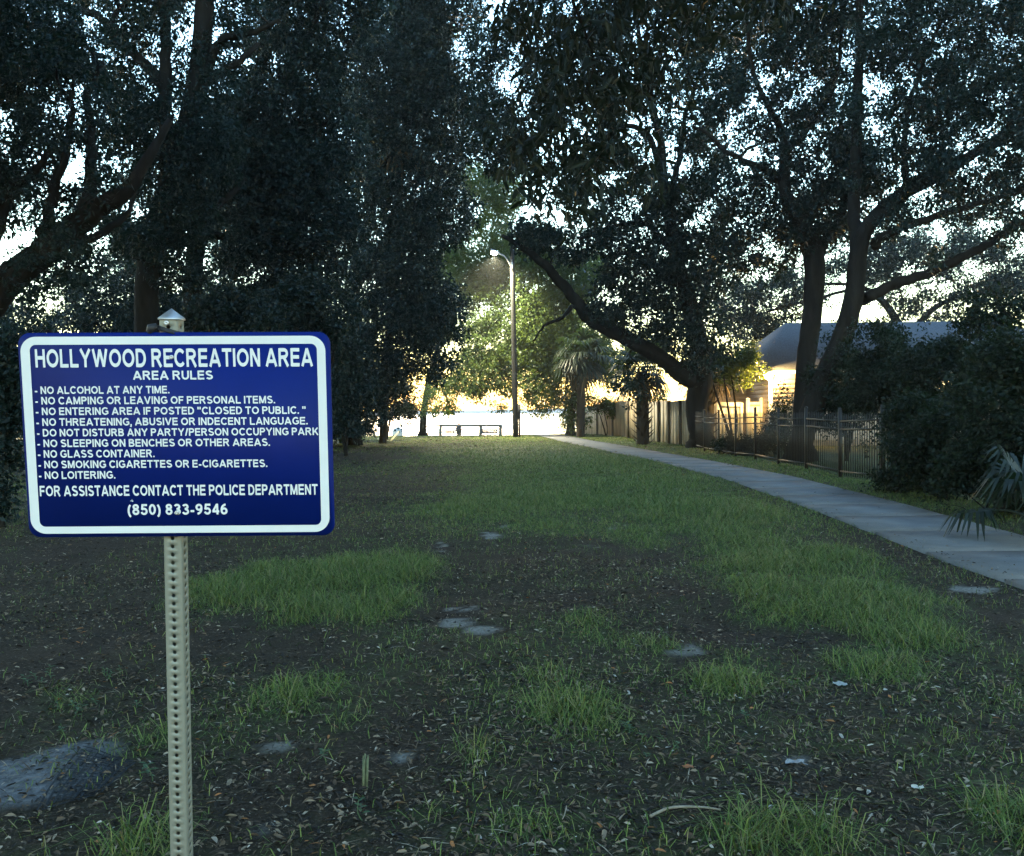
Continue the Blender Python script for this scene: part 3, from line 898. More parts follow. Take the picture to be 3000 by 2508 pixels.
# ------------------------------------------------------------------ iron fence along the path
def fx_(Y): return 7.16 + (24 - Y) * .015
mf = thing("metal_fence", "dark bronze picket fence with three rails right of the footpath", "fence", (fx_(20), 20, 0))
PY = [34.6 - 2.15 * k_ for k_ in range(13)]
FH = 1.45
for k_, Y in enumerate(PY):
    X_ = fx_(Y); z0 = gz1(X_, Y)
    mb = MB(); mb.box((X_, Y, z0 + FH / 2), (.064, .064, FH + .1)); mb.lathe((X_, Y, z0 + FH + .05), [(.046, 0), (.046, .014), (.01, .04)], 4)
    mb.build("post", M['bronze'], mf)
    if k_ == len(PY) - 1: break
    Yb = PY[k_ + 1]
    mb = MB()
    for q in range(1, 18):
        yy = Y + (Yb - Y) * q / 18; xx = fx_(yy); zz = gz1(xx, yy) * .5 + z0 * .5
        mb.box((xx, yy, zz + .06 + .655), (.017, .017, 1.29))
        mb.add([(xx - .0085, yy - .0085, zz + 1.36), (xx + .0085, yy - .0085, zz + 1.36), (xx + .0085, yy + .0085, zz + 1.36), (xx - .0085, yy + .0085, zz + 1.36), (xx, yy, zz + 1.42)], [[0, 1, 4], [1, 2, 4], [2, 3, 4], [3, 0, 4]])
    mb.build("picket_panel", M['bronze'], mf)
    for hz in (.14, 1.06, 1.24):
        A_, B_ = np.array([fx_(Y), Y - .033, z0 + hz]), np.array([fx_(Yb), Yb + .033, gz1(fx_(Yb), Yb) + hz])
        mb = MB(); mid = (A_ + B_) / 2; d_ = B_ - A_; L_ = np.linalg.norm(d_)
        yv = d_ / L_; xv = np.cross(yv, (0, 0, 1)); xv /= np.linalg.norm(xv); zv = np.cross(xv, yv)
        mb.box(mid, (.036, L_, .034), M=np.stack([xv, yv, zv], 1)); mb.build("rail", M['bronze_pale'], mf)

# ------------------------------------------------------------------ board fence further on
def board_fence(name, P0, P1, hgt, bw, mt, label, posts, seed, front=-1):
    P0, P1 = np.array(P0, float), np.array(P1, float)
    d_ = P1 - P0; L_ = np.linalg.norm(d_); d_ /= L_; nr = np.array([d_[1], -d_[0]])
    if nr[0] > 0: nr = -nr
    th = thing(name, label, "fence", (*((P0 + P1) / 2), gz1(*((P0 + P1) / 2))))
    mb = MB(); n = int(L_ / bw)
    for q in range(n):
        c_ = P0 + d_ * (q + .5) * bw + nr * (.012 * (rng.random() - .5)); z0 = gz1(c_[0], c_[1]); hh_ = hgt + .05 * (rng.random() - .5)
        mb.box((c_[0], c_[1], z0 + hh_ / 2 + .03), (bw - .012, .02, hh_), math.atan2(d_[1], d_[0]))
    mb.build("boards", mt, th)
    for s_ in posts:
        c_ = P0 + d_ * s_ * L_ + nr * .06; z0 = gz1(c_[0], c_[1])
        mb = MB(); mb.box((c_[0], c_[1], z0 + hgt / 2), (.1, .1, hgt + .08), math.atan2(d_[1], d_[0])); mb.build("post", M['wood_post'], th)
    for hz in (.35, hgt - .3):
        c_ = (P0 + P1) / 2 - nr * .045; mb = MB(); q0_, q1_ = P0 - nr * .05, P1 - nr * .05
        mb.tube([(*q0_, gz1(*q0_) + hz), (*q1_, gz1(*q1_) + hz)], .04, 4); mb.build("rail", M['wood_post'], th)
board_fence("board_fence", (5.2, 66), (6.42, 43.5), 1.95, .145, M['wood_grey'], "weathered brown board fence partly under green vines beyond the path", (.02, .35, .62, .84, .985), 1)
board_fence("panel_fence", (6.5, 42.8), (7.35, 35.4), 1.85, .50, M['wood_pale'], "pale stained panel fence with dark posts left of the forked oak", (.03, .30, .52, .74, .97), 2)

# ------------------------------------------------------------------ house
HY = 36.0
hc = at(2258, 1100, HY)
EZ = at(2258, 1084, HY - .4)[2]
HX0, HX1, HYB = hc[0], hc[0] + 15, HY + 9.5
house = thing("house", "house with lap siding and hip roof behind the metal fence, porch light on", "house", (HX0, HY, 0))
def siding(mb, A_, B_, z0, z1, nr, ex=.19):
    A_, B_, nr = np.array(A_, float), np.array(B_, float), np.array(nr, float)
    n = int((z1 - z0) / ex)
    for q in range(n + 1):
        a_, b_ = z0 + q * ex, min(z1, z0 + (q + 1) * ex)
        if b_ - a_ < .01: break
        V = [(*(A_ + nr * .028), a_), (*(B_ + nr * .028), a_), (*(B_ + nr * .006), b_), (*(A_ + nr * .006), b_), (*(A_ + nr * .006), a_), (*(B_ + nr * .006), a_)]
        mb.add(V, [[0, 1, 2, 3], [4, 5, 1, 0]])
mb = MB()
mb.box(((HX0 + HX1) / 2, (HY + HYB) / 2, EZ / 2 - .05), (HX1 - HX0, HYB - HY, EZ + .1 - .02))
siding(mb, (HX0, HY), (HX1, HY), .2, EZ - .02, (0, -1)); siding(mb, (HX0, HYB), (HX0, HY), .2, EZ - .02, (-1, 0))
WX0 = at(2070, 1150, 39.6)[0]
mb.box(((WX0 + HX0) / 2, 41.6, 1.4), (HX0 - WX0 - .03, 4.0, 3.0)); siding(mb, (WX0, 39.6), (HX0 - .03, 39.6), .2, 2.9, (0, -1))
hw_ = mb.build("wall", M['siding'], house)
mb = MB(); mb.box((HX0 - .02, HY - .02, EZ / 2), (.14, .14, EZ - .04)); mb.build("corner_trim", M['trim'], house)
mb = MB()
ov = .45; rz = at(2310, 945, 40.5)[2]
e = [(HX0 - ov, HY - ov, EZ), (HX1 + ov, HY - ov, EZ), (HX1 + ov, HYB + ov, EZ), (HX0 - ov, HYB + ov, EZ)]
r0, r1 = (at(2305, 945, 40.5)[0], 40.7, rz), (HX1 - 3.2, 40.7, rz)
V = e + [r0, r1]
V += [(x_, y_, z_ - .16) for x_, y_, z_ in e]
mb.add(V, [[0, 1, 5, 4], [1, 2, 5], [2, 3, 4, 5], [3, 0, 4], [6, 7, 1, 0], [7, 8, 2, 1], [8, 9, 3, 2], [9, 6, 0, 3], [9, 8, 7, 6]])
mb.add([(WX0 - .3, 39.2, 2.92), (HX0 - .05, 39.2, 2.92), (HX0 - .05, 43.6, 3.9), (WX0 - .3, 43.6, 3.9), (WX0 - .3, 39.2, 2.82), (HX0 - .05, 39.2, 2.82), (HX0 - .05, 43.6, 3.8), (WX0 - .3, 43.6, 3.8)],
       [[0, 1, 2, 3], [7, 6, 5, 4], [4, 5, 1, 0], [3, 7, 4, 0]])
rf = mb.build("roof", M['shingle'], house)
mb = MB(); mb.box(((HX0 + HX1) / 2, HY - ov - .012, EZ - .09), (HX1 - HX0 + 2 * ov, .02, .15)); mb.build("fascia", M['trim'], house)
wx = at(2780, 1100, HY)[0]  # added window, its glow standing for warm light under the eave
mb = MB()
for sx_, sz_, cx_, cz_ in ((1.3, .08, 0, .66), (1.3, .08, 0, -.66), (.08, 1.24, -.61, 0), (.08, 1.24, .61, 0), (.04, 1.24, 0, 0), (1.14, .04, 0, 0)):
    mb.box((wx + cx_, HY - .04, 2.05 + cz_), (sx_, .05, sz_))
wf = mb.build("window", M['trim'], house)
mb = MB(); mb.box((wx, HY - .03, 2.05), (1.14, .01, 1.24)); mb.build("pane", M['window_lit'], wf)
lp = at(2252, 1100, HY - .16)
mb = MB(); mb.lathe(lp + (0, .10, .0), [(.06, 0), (.06, .02), (.02, .05)], 10, 'Y'); mb.box(lp + (0, 0, .10), (.14, .14, .03)); 
wl = mb.build("porch_light", M['trim'], house)
mb = MB(); mb.lathe(lp, [(.03, -.19), (.15, -.13), (.18, 0), (.12, .13)], 12); mb.build("bulb", M['houseglass'], wl, True)
lightpt("porch_glow", lp + (-.05, -.30, -.05), PORCH_W, (1, .60, .18), house, .08)

# cream vinyl fence and gate in front of the house wing
VY = 37.2
vf = thing("vinyl_fence", "cream vinyl privacy fence with a framed gate lit by the porch light", "fence", (at(2160, 1200, VY)[0], VY, 0))
vx = [at(q, 1200, VY)[0] for q in (2082, 2098, 2176, 2191, 2231, 2268)]
vt = at(2150, 1177, VY)[2]
for k_ in (3, 4):
    mb = MB(); mb.box((vx[k_], VY - .01, vt / 2 + .03), (.13, .13, vt + .12)); mb.lathe((vx[k_], VY - .01, vt + .09), [(.105, 0), (.105, .02), (.02, .07)], 4); mb.build("post", M['vinyl'], vf)
def vpanel(xa, xb, nm, par):
    mb = MB(); n = max(2, int((xb - xa) / .15)); bw = (xb - xa) / n
    for q in range(n): mb.box((xa + (q + .5) * bw, VY + .012, vt / 2 - .05), (bw - .008, .03, vt - .24))
    mb.box(((xa + xb) / 2, VY, vt - .10), (xb - xa, .06, .16)); mb.box(((xa + xb) / 2, VY, .12), (xb - xa, .06, .16))
    return mb.build(nm, M['vinyl'], par)
vpanel(vx[3] + .07, vx[4] - .07, "panel", vf); vpanel(vx[4] + .07, vx[5] + .3, "panel", vf); vpanel(vx[0] - 1.2, vx[1] - .03, "panel", vf)
g_ = vpanel(vx[1] + .06, vx[2] - .06, "gate", vf)
mb = MB(); xa, xb = vx[1], vx[2]
for cx_, cz_, sx_, sz_ in ((xa + .06, vt / 2, .12, vt - .1), (xb - .06, vt / 2, .12, vt - .1), ((xa + xb) / 2, vt - .16, xb - xa - .25, .12), ((xa + xb) / 2, .22, xb - xa - .25, .12)):
    mb.box((cx_, VY - .05, cz_), (sx_, .035, sz_))
mb.build("gate_frame", M['trim'], g_)

# ------------------------------------------------------------------ foliage helpers
def unit(v): return v / (np.linalg.norm(v, axis=-1, keepdims=True) + 1e-9)

def leaf_quads(P, D, N, L, Wd, curl=.08):
    D = unit(D); Sd = unit(np.cross(D, N)); N = np.cross(Sd, D)
    L, Wd = L[:, None], Wd[:, None]
    a = P; b = P + D * L * .45 + Sd * Wd * .5 + N * Wd * .12; c = P + D * L - N * L * curl; d = P + D * L * .45 - Sd * Wd * .5 + N * Wd * .12
    V = np.stack([a, b, c, d], 1).reshape(-1, 3)
    return V, np.arange(len(V)).reshape(-1, 4)

def leaf_hex(P, D, N, L, Wd, curl=.12):
    """Longer pointed leaf, two quads folded on the midrib."""
    D = unit(D); Sd = unit(np.cross(D, N)); N = np.cross(Sd, D)
    L, Wd = L[:, None], Wd[:, None]
    V = np.stack([P, P + D * L * .3 + Sd * Wd * .46 + N * Wd * .1, P + D * L * .68 + Sd * Wd * .40 + N * (Wd * .1 - L * curl * .4), P + D * L - N * L * curl,
                  P + D * L * .68 - Sd * Wd * .40 + N * (Wd * .1 - L * curl * .4), P + D * L * .3 - Sd * Wd * .46 + N * Wd * .1], 1).reshape(-1, 3)
    k = np.arange(len(P))[:, None] * 6
    return V, np.concatenate([k + np.array([0, 1, 2, 3]), k + np.array([0, 3, 4, 5])])

def sprays(Cn, n, spread, L, Wd, droop=.25, hexa=False, flat=.5):
    """Leaf sprays: n leaves along a short twig at every centre."""
    m = len(Cn)
    if m == 0: return np.zeros((0, 3)), np.zeros((0, 4), int)
    td = unit(rng.normal(size=(m, 3)) * np.array([1, 1, .7]) + np.array([0, 0, -droop]))
    s = rng.uniform(-1, 1, (m, n, 1))
    P = Cn[:, None] + td[:, None] * s * spread + rng.normal(size=(m, n, 3)) * spread * .42
    D = td[:, None] * .7 + rng.normal(size=(m, n, 3)) * .75 + np.array([0, 0, -droop])
    N = rng.normal(size=(m, n, 3)) * (1 - flat) + np.array([0, 0, flat * 1.2])
    sz = (rng.uniform(.7, 1.2, (m, n)) * rng.uniform(.72, 1.4, (m, 1))).ravel()
    fn = leaf_hex if hexa else leaf_quads
    return fn(P.reshape(-1, 3), D.reshape(-1, 3), N.reshape(-1, 3), L * sz, Wd * sz * rng.uniform(.8, 1.2, m * n))

class Wood:
    def __init__(s): s.mb = MB(); s.pts = []; s.rad = []
    def limb(s, L, m=6, k=9, wob=.0, root=False):
        """L rows: px, py, distance, radius."""
        L = np.array(L, float)
        P = np.concatenate([at(L[:, 0], L[:, 1], L[:, 2]), L[:, 3:4]], 1)
        return s.limb3(P, m, k, wob)
    def limb3(s, P, m=6, k=9, wob=0.0, keep=True):
        Q = spline(P, m)
        if wob: Q[1:-1, :3] += rng.normal(size=(len(Q) - 2, 3)) * wob
        r = np.maximum(Q[:, 3], .004)
        s.mb.tube(Q[:, :3], r, k, bumpy=.10 if k > 5 else 0)
        if keep: s.pts.append(Q[:, :3]); s.rad.append(r)
        return Q
    def trunk(s, L, flare=1.45):
        """Trunk whose first row stands on the ground below it."""
        L = np.array(L, float)
        P = np.concatenate([at(L[:, 0], L[:, 1], L[:, 2]), L[:, 3:4]], 1)
        g = P[0].copy(); z = gz1(g[0], g[1])
        P = P[P[:, 2] > z + .5] if (P[:, 2] > z + .5).sum() > 1 else P
        b0 = np.array([g[0], g[1], z - .2, g[3] * flare * 1.15]); b1 = np.array([g[0], g[1], z + .15, g[3] * flare]); b2 = np.array([g[0] * .9 + P[0, 0] * .1, g[1], z + .5, g[3] * 1.08])
        s.base = np.array([g[0], g[1], z])
        return s.limb3(np.vstack([b0, b1, b2, P]), 5, 12)
    def nearest(s, T, bias=.35):
        A = np.concatenate(s.pts); Rr = np.concatenate(s.rad)
        dd = np.linalg.norm((A - T) * np.array([1, .7, 1]), axis=1) + bias * np.maximum(0, A[:, 2] - T[2] + .5)
        i = int(np.argmin(dd)); return A[i], Rr[i]
    def reach(s, targets, r0=.05, thin=.012, k=5, sag=.12, grow=True):
        """Grow a branch from the nearest wood to every target, near ones first."""
        targets = np.asarray(targets)
        if not len(targets): return
        A = np.concatenate(s.pts)
        d0 = np.array([np.min(np.linalg.norm(A - q, axis=1)) for q in targets])
        for i in np.argsort(d0):
            T = targets[i]; q, rr = s.nearest(T)
            d = np.linalg.norm(T - q)
            if d < .25 or d > 7: continue
            r = min(rr * .62, r0 * (.45 + .28 * d))
            mid1 = q + (T - q) * .33 + rng.normal(size=3) * d * .09 + np.array([0, 0, d * .07]); mid2 = q + (T - q) * .7 + rng.normal(size=3) * d * .09 + np.array([0, 0, d * .05])
            P = np.array([[*q, r], [*mid1, r * .75], [*mid2, r * .5], [*T, max(thin * .5, r * .22)]])
            s.limb3(P, 4, k, keep=grow)

def emit_tree(name, label, wood, leafV, leafF, lm, group=None, bark='bark', cat="tree", crown="crown", trunk="trunk"):
    th = thing(name, label, cat, wood.base, group)
    wood.mb.build(trunk, M[bark], th, True)
    if len(leafF): build(crown, leafV, [leafF], lm, th)
    return th

def join(parts):
    V, Fs, n = [], [], 0
    for v, f in parts:
        if len(v): V.append(v); Fs.append(f + n); n += len(v)
    return (np.concatenate(V), np.concatenate(Fs)) if V else (np.zeros((0, 3)), np.zeros((0, 4), int))

# ------------------------------------------------------------------ the oaks: how thick the leaves hang along each line of sight
COV = np.array([
 [ 86,  64,  40,  32,  21,  93,  85,  87, 103,  29,  19,  78,  85,  73,  82,  76,  88,  70,  77,  40],
 [ 97,  99,  45,  49,  38,  86,  87,  86, 109,  35,  83,  50,  64,  68,  74,  32,  40,  74,  72,  85],
 [ 90,  53,  82,  86,  95,  91,  86,  86,  89,  86,  45,  46,  58,  73,  80,  82,  71,  37,  50,  85],
 [ 44,  13,  88,  83,  98,  96,  88,  86,  80,  90,  67,  89,  40,  98,  30,  75,  96,  93,  86,  67],
 [ 83,  40,  41,  94, 100,  97,  91,  90,  84,  84,  39,  57,  74,  61,  55,  84,  85,  45,  95,  68],
 [ 18,  13, 120,  97,  88,  94,  89,  86,  90,  65, 110,  82,  59,  96,  78,  88,  47,  74,  56,  16],
 [ 51,  77,  74,  59,  80,  84,  76,  97,  86,  96,  78,  94,  85,  70,  64,  48,   8,  61,  34,  93],
 [ 46,  74,  99, 124, 120, 130,  83,  87, 111,  37, 116,  81,  88,  89,  73,  22,  22,  35,  27,  22],
 [ 69,  79,  79,  89,  99, 101, 135,  73,  75,  95, 104, 108,  50,  60,  30,  62,  62,  62,  62,  62],
 [ 70,  80,  80,  80,  90,  90, 135,  25,  56,  30,  48,  30,   0,   0,   0,   0,   0,   0,   0,   0]], float) / 100

def coverage(px, py):
    fx = np.clip((px - 75) / 150, 0, 18.999); fy = np.clip((py - 62) / 125, 0, 8.999)
    ix, iy = fx.astype(int), fy.astype(int); tx, ty = fx - ix, fy - iy
    c = (COV[iy, ix] * (1 - tx) + COV[iy, ix + 1] * tx) * (1 - ty) + (COV[iy + 1, ix] * (1 - tx) + COV[iy + 1, ix + 1] * tx) * ty
    top = sstep(0, -350, py)
    return c * (1 - top) + .72 * top

# tree: crown seeds (px, py), distance range, leaf length
OAK = {
 'L0': dict(s=[(40, 420), (190, 640), (110, 820), (250, 330), (-350, 500), (-300, 0), (60, 120), (-300, 900)], d=(15.5, 19.5), L=.085),
 'L1': dict(s=[(450, 250), (520, 520), (650, 60), (460, 760), (300, 60), (450, -500), (180, -500)], d=(20, 25), L=.095),
 'L2': dict(s=[(860, 300), (860, 560), (980, 60), (760, 760), (900, -500), (980, 820)], d=(25, 30), L=.115),
 'L3': dict(s=[(1150, 500), (1150, 820), (1260, 230), (1320, 60), (1300, 620), (1080, 1020), (1200, 1060), (1250, -450)], d=(36, 43), L=.15),
 'L5': dict(s=[(60, 960), (240, 920), (420, 930), (620, 860)], d=(32, 37), L=.13),
 'C1': dict(s=[(1400, 780), (1420, 960), (1350, 1100), (1500, 1120), (1420, 620)], d=(52.5, 58), L=.17),
 'C2': dict(s=[(1560, 950), (1600, 1060), (1640, 860), (1720, 1000)], d=(51.2, 56), L=.17),
 'T1': dict(s=[(1620, 500), (1780, 250), (1600, 700), (1900, 700), (1780, 860), (2040, 620), (1960, 60), (1960, 930), (1500, 250), (1850, -450), (2080, 820)], d=(31, 37), L=.135),
 'T2': dict(s=[(2290, 520), (2330, 230), (2230, 760), (2430, 60), (2440, 480), (2150, 300), (2300, -450)], d=(26, 31), L=.12),
 'T3': dict(s=[(2640, 300), (2720, 600), (2900, 380), (2620, 120), (2800, 100), (2960, 60), (2950, 650), (2800, -450), (3350, 300), (3300, -300)], d=(22, 27), L=.105),
 'T4': dict(s=[(2180, 930), (2400, 880), (2620, 840), (2800, 900), (2950, 900), (3300, 900)], d=(48, 55), L=.17),
}
names = list(OAK)
SD = np.array([(x_, y_, names.index(n)) for n in names for x_, y_ in OAK[n]['s']], float)
NC = 900000
px = rng.uniform(-620, 3620, NC); py = rng.uniform(-1000, 1272, NC)
wob = np.stack([noise2(px, py, 130, 41), noise2(px, py, 130, 42)], -1) - .5
wx, wy = px + wob[:, 0] * 260, py + wob[:, 1] * 260
best = np.full(NC, 1e18); own = np.zeros(NC, int)
for x_, y_, k_ in SD:
    q = (wx - x_) ** 2 + (wy - y_) ** 2
    b_ = q < best; best[b_] = q[b_]; own[b_] = int(k_)
d0 = np.array([OAK[n]['d'][0] for n in names])[own]; d1 = np.array([OAK[n]['d'][1] for n in names])[own]
for n in names: OAK[n]['L'] *= 1.15
LL = np.array([OAK[n]['L'] for n in names])[own]
dd = d0 + (d1 - d0) * rng.random(NC) ** .8
P3 = at(px, py, dd)
cov = coverage(px, py)
# patchy thickness in the place itself: boughs about a metre across with open air between
sc_ = dd / 26
q = P3 / np.array([1.05, 3.0, .85]) / np.sqrt(sc_)[:, None]
nz = .42 * vnoise(q + own[:, None] * 13.7) + .40 * vnoise(q * 2.3 + 5.1) + .18 * vnoise(q * 5.0 + 9.3)
rank = np.empty(NC); rank[np.argsort(nz)] = np.arange(NC) / NC
inframe = (px > -80) & (px < 3080) & (py > -80)
GROW, TAU, NL = 1.12, 4.6, 20
LS = np.where(inframe, 1.0, 1.9)
area = (dd / F) ** 2 * (4240 * 2272 / NC)
need = np.where(inframe, TAU + 2.2 * sstep(.8, .95, cov), 2.0) * area / (.5 * .5 * LL * .46 * LL * LS ** 2) / NL
gzv = base_z(P3[:, 0], P3[:, 1])
keep = ~((py > 1212) & (px > 1205) & (px < 1650)) & (rank < cov ** GROW) & (rng.random(NC) < need) & (P3[:, 2] > gzv + .3)
print("spray supply", float(np.mean(need[inframe])), float(np.max(need)), int(keep.sum()))

# thick boughs at the back of the dense crowns: bigger clusters
back = inframe & (cov > .86) & (rng.random(NC) < sstep(.84, .95, cov) * 2.6 * area / (.5 * .5 * LL * .46 * LL * 4.0) / NL) & (P3[:, 2] > gzv + .5)
PB = at(px, py, d1 + 1.2 * rng.random(NC))

def crown_of(n, **kw):
    k_ = keep & (own == names.index(n))
    a_, b_ = k_ & inframe, k_ & ~inframe
    L = OAK[n]['L']
    g = dict(droop=.3); g.update(kw)
    V, Fq = join([sprays(P3[a_], NL, L * 1.75, L, L * .46, **g), sprays(P3[b_], NL, L * 3.2, L * 1.9, L * .87, **g), sprays(PB[back & (own == names.index(n))], NL, L * 3.0, L * 2.0, L * .92, **g)])
    return V, Fq, P3[a_], P3[b_]

def targets(Pa, Pb, cell, most, minz=-9):
    Q = np.concatenate([Pa, Pb]) if len(Pb) else Pa
    key = np.floor(Q / cell).astype(int)
    _, idx, cnt = np.unique(key, axis=0, return_index=True, return_counts=True)
    o = idx[cnt > 2]
    if len(o) > most: o = rng.choice(o, most, replace=False)
    return Q[o]

def oak(n, name, label, limbs, lm, group, cell=1.5, most=130, base=None, twigs=260, bark='bark', r0=.045, over=None, **kw):
    wd = Wood()
    wd.trunk(limbs[0])
    for L in limbs[1:]: wd.limb(L, wob=.02)
    V, Fq, Pa, Pb = crown_of(n, **kw)
    if over is not None:  # extra unseen boughs, added to block skylight
        Po = over[0] + rng.normal(size=(over[2], 3)) * over[1]
        Po = Po[Po[:, 2] > np.maximum(6.5, 2.2 + .53 * np.maximum(Po[:, 1], 0))]
        V, Fq = join([(V, Fq), sprays(Po, NL, .5, .24, .11, droop=.3)])
        for q_ in over[3]: wd.limb3(np.array(q_), 5, 8)
    wd.reach(targets(Pa, Pb, cell, most), r0=r0)
    wd.reach(targets(Pa, Pa[:0], cell * .45, twigs), r0=.018, thin=.008, k=4, grow=False)
    return emit_tree(name, label, wd, V, Fq, lm, group, bark)

OL, OB, BL = M['oak_leaf'], M['oak_leaf_blue'], M['bright_leaf']
GL, GR = "oaks of the grove left of the lawn", "oaks right of the footpath"
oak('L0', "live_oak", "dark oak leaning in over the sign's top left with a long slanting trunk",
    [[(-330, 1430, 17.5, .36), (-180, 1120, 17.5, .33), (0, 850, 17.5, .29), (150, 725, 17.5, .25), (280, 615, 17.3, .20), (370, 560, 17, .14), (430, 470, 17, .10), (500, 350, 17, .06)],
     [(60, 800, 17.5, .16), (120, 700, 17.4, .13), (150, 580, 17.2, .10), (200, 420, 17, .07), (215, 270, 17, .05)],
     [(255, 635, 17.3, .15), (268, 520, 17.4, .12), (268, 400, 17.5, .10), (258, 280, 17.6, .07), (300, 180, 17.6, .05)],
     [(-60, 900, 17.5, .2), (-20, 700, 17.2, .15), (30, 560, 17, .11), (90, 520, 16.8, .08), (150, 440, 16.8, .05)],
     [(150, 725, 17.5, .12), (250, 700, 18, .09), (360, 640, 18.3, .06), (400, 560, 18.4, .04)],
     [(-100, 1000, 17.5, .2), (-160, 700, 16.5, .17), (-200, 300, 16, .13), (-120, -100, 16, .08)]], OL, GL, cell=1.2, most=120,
    over=(np.array([-6.8, 5.0, 9.0]), np.array([2.6, 3.4, 1.1]), 2600, [[[-10.4, 16.6, 5.5, .2], [-9.5, 13, 7.6, .16], [-8, 9, 8.6, .12], [-6.5, 5, 9, .08], [-5, 1, 9.2, .04]]]))  # overhead boughs out of view, added to darken the near left ground
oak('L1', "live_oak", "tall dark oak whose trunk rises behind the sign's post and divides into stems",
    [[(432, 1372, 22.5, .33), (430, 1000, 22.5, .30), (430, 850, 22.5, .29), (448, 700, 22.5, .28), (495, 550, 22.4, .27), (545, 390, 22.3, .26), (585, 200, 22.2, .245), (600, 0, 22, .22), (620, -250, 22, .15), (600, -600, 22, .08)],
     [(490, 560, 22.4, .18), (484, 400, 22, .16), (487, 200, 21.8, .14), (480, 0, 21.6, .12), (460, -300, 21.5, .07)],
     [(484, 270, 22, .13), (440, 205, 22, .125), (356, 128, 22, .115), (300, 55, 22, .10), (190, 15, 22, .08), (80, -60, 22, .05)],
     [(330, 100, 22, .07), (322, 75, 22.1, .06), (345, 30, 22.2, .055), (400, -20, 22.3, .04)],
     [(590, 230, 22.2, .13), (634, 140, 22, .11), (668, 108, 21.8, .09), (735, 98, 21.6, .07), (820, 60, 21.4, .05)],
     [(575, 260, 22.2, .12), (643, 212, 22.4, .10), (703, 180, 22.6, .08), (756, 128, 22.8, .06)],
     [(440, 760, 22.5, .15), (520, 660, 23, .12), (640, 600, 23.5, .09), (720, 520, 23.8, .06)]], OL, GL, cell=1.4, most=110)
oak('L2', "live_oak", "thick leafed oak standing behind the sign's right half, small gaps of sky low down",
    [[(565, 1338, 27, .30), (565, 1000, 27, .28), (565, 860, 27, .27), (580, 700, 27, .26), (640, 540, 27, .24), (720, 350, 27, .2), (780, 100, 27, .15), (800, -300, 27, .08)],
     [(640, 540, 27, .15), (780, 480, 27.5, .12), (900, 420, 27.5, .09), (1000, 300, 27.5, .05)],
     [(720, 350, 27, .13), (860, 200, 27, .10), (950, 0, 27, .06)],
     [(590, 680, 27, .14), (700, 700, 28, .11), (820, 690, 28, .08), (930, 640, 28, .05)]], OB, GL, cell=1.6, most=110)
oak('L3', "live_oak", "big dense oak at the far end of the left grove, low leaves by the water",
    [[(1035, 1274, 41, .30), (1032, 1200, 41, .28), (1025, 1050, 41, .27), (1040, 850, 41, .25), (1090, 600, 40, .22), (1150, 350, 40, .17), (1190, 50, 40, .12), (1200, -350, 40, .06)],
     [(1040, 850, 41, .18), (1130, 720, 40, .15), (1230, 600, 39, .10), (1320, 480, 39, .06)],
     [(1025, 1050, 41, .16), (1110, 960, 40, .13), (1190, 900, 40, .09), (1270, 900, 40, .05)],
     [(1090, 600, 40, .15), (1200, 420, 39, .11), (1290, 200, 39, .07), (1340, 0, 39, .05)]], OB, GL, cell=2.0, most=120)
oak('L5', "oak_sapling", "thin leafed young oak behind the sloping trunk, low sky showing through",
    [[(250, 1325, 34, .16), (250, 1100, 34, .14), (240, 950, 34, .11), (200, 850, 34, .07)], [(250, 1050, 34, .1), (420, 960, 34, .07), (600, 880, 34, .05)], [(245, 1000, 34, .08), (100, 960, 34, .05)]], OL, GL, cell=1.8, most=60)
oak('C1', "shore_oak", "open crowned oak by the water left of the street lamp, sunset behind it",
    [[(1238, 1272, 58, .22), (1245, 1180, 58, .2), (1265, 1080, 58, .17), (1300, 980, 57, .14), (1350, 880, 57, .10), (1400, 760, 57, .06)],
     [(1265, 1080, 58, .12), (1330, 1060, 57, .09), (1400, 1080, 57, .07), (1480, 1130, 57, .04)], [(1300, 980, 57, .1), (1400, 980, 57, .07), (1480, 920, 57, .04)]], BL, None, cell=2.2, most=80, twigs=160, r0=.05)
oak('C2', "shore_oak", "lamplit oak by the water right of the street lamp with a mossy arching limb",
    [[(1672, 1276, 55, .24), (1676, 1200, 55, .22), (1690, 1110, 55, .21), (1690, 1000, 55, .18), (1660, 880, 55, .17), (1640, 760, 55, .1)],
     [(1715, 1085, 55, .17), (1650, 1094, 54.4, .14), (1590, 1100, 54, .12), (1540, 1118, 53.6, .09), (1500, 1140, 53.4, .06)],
     [(1690, 1000, 55, .17), (1610, 960, 54, .13), (1540, 960, 54, .08), (1490, 920, 54, .05)]], BL, None, cell=2.0, most=80, twigs=180, bark='bark_pale', r0=.05)
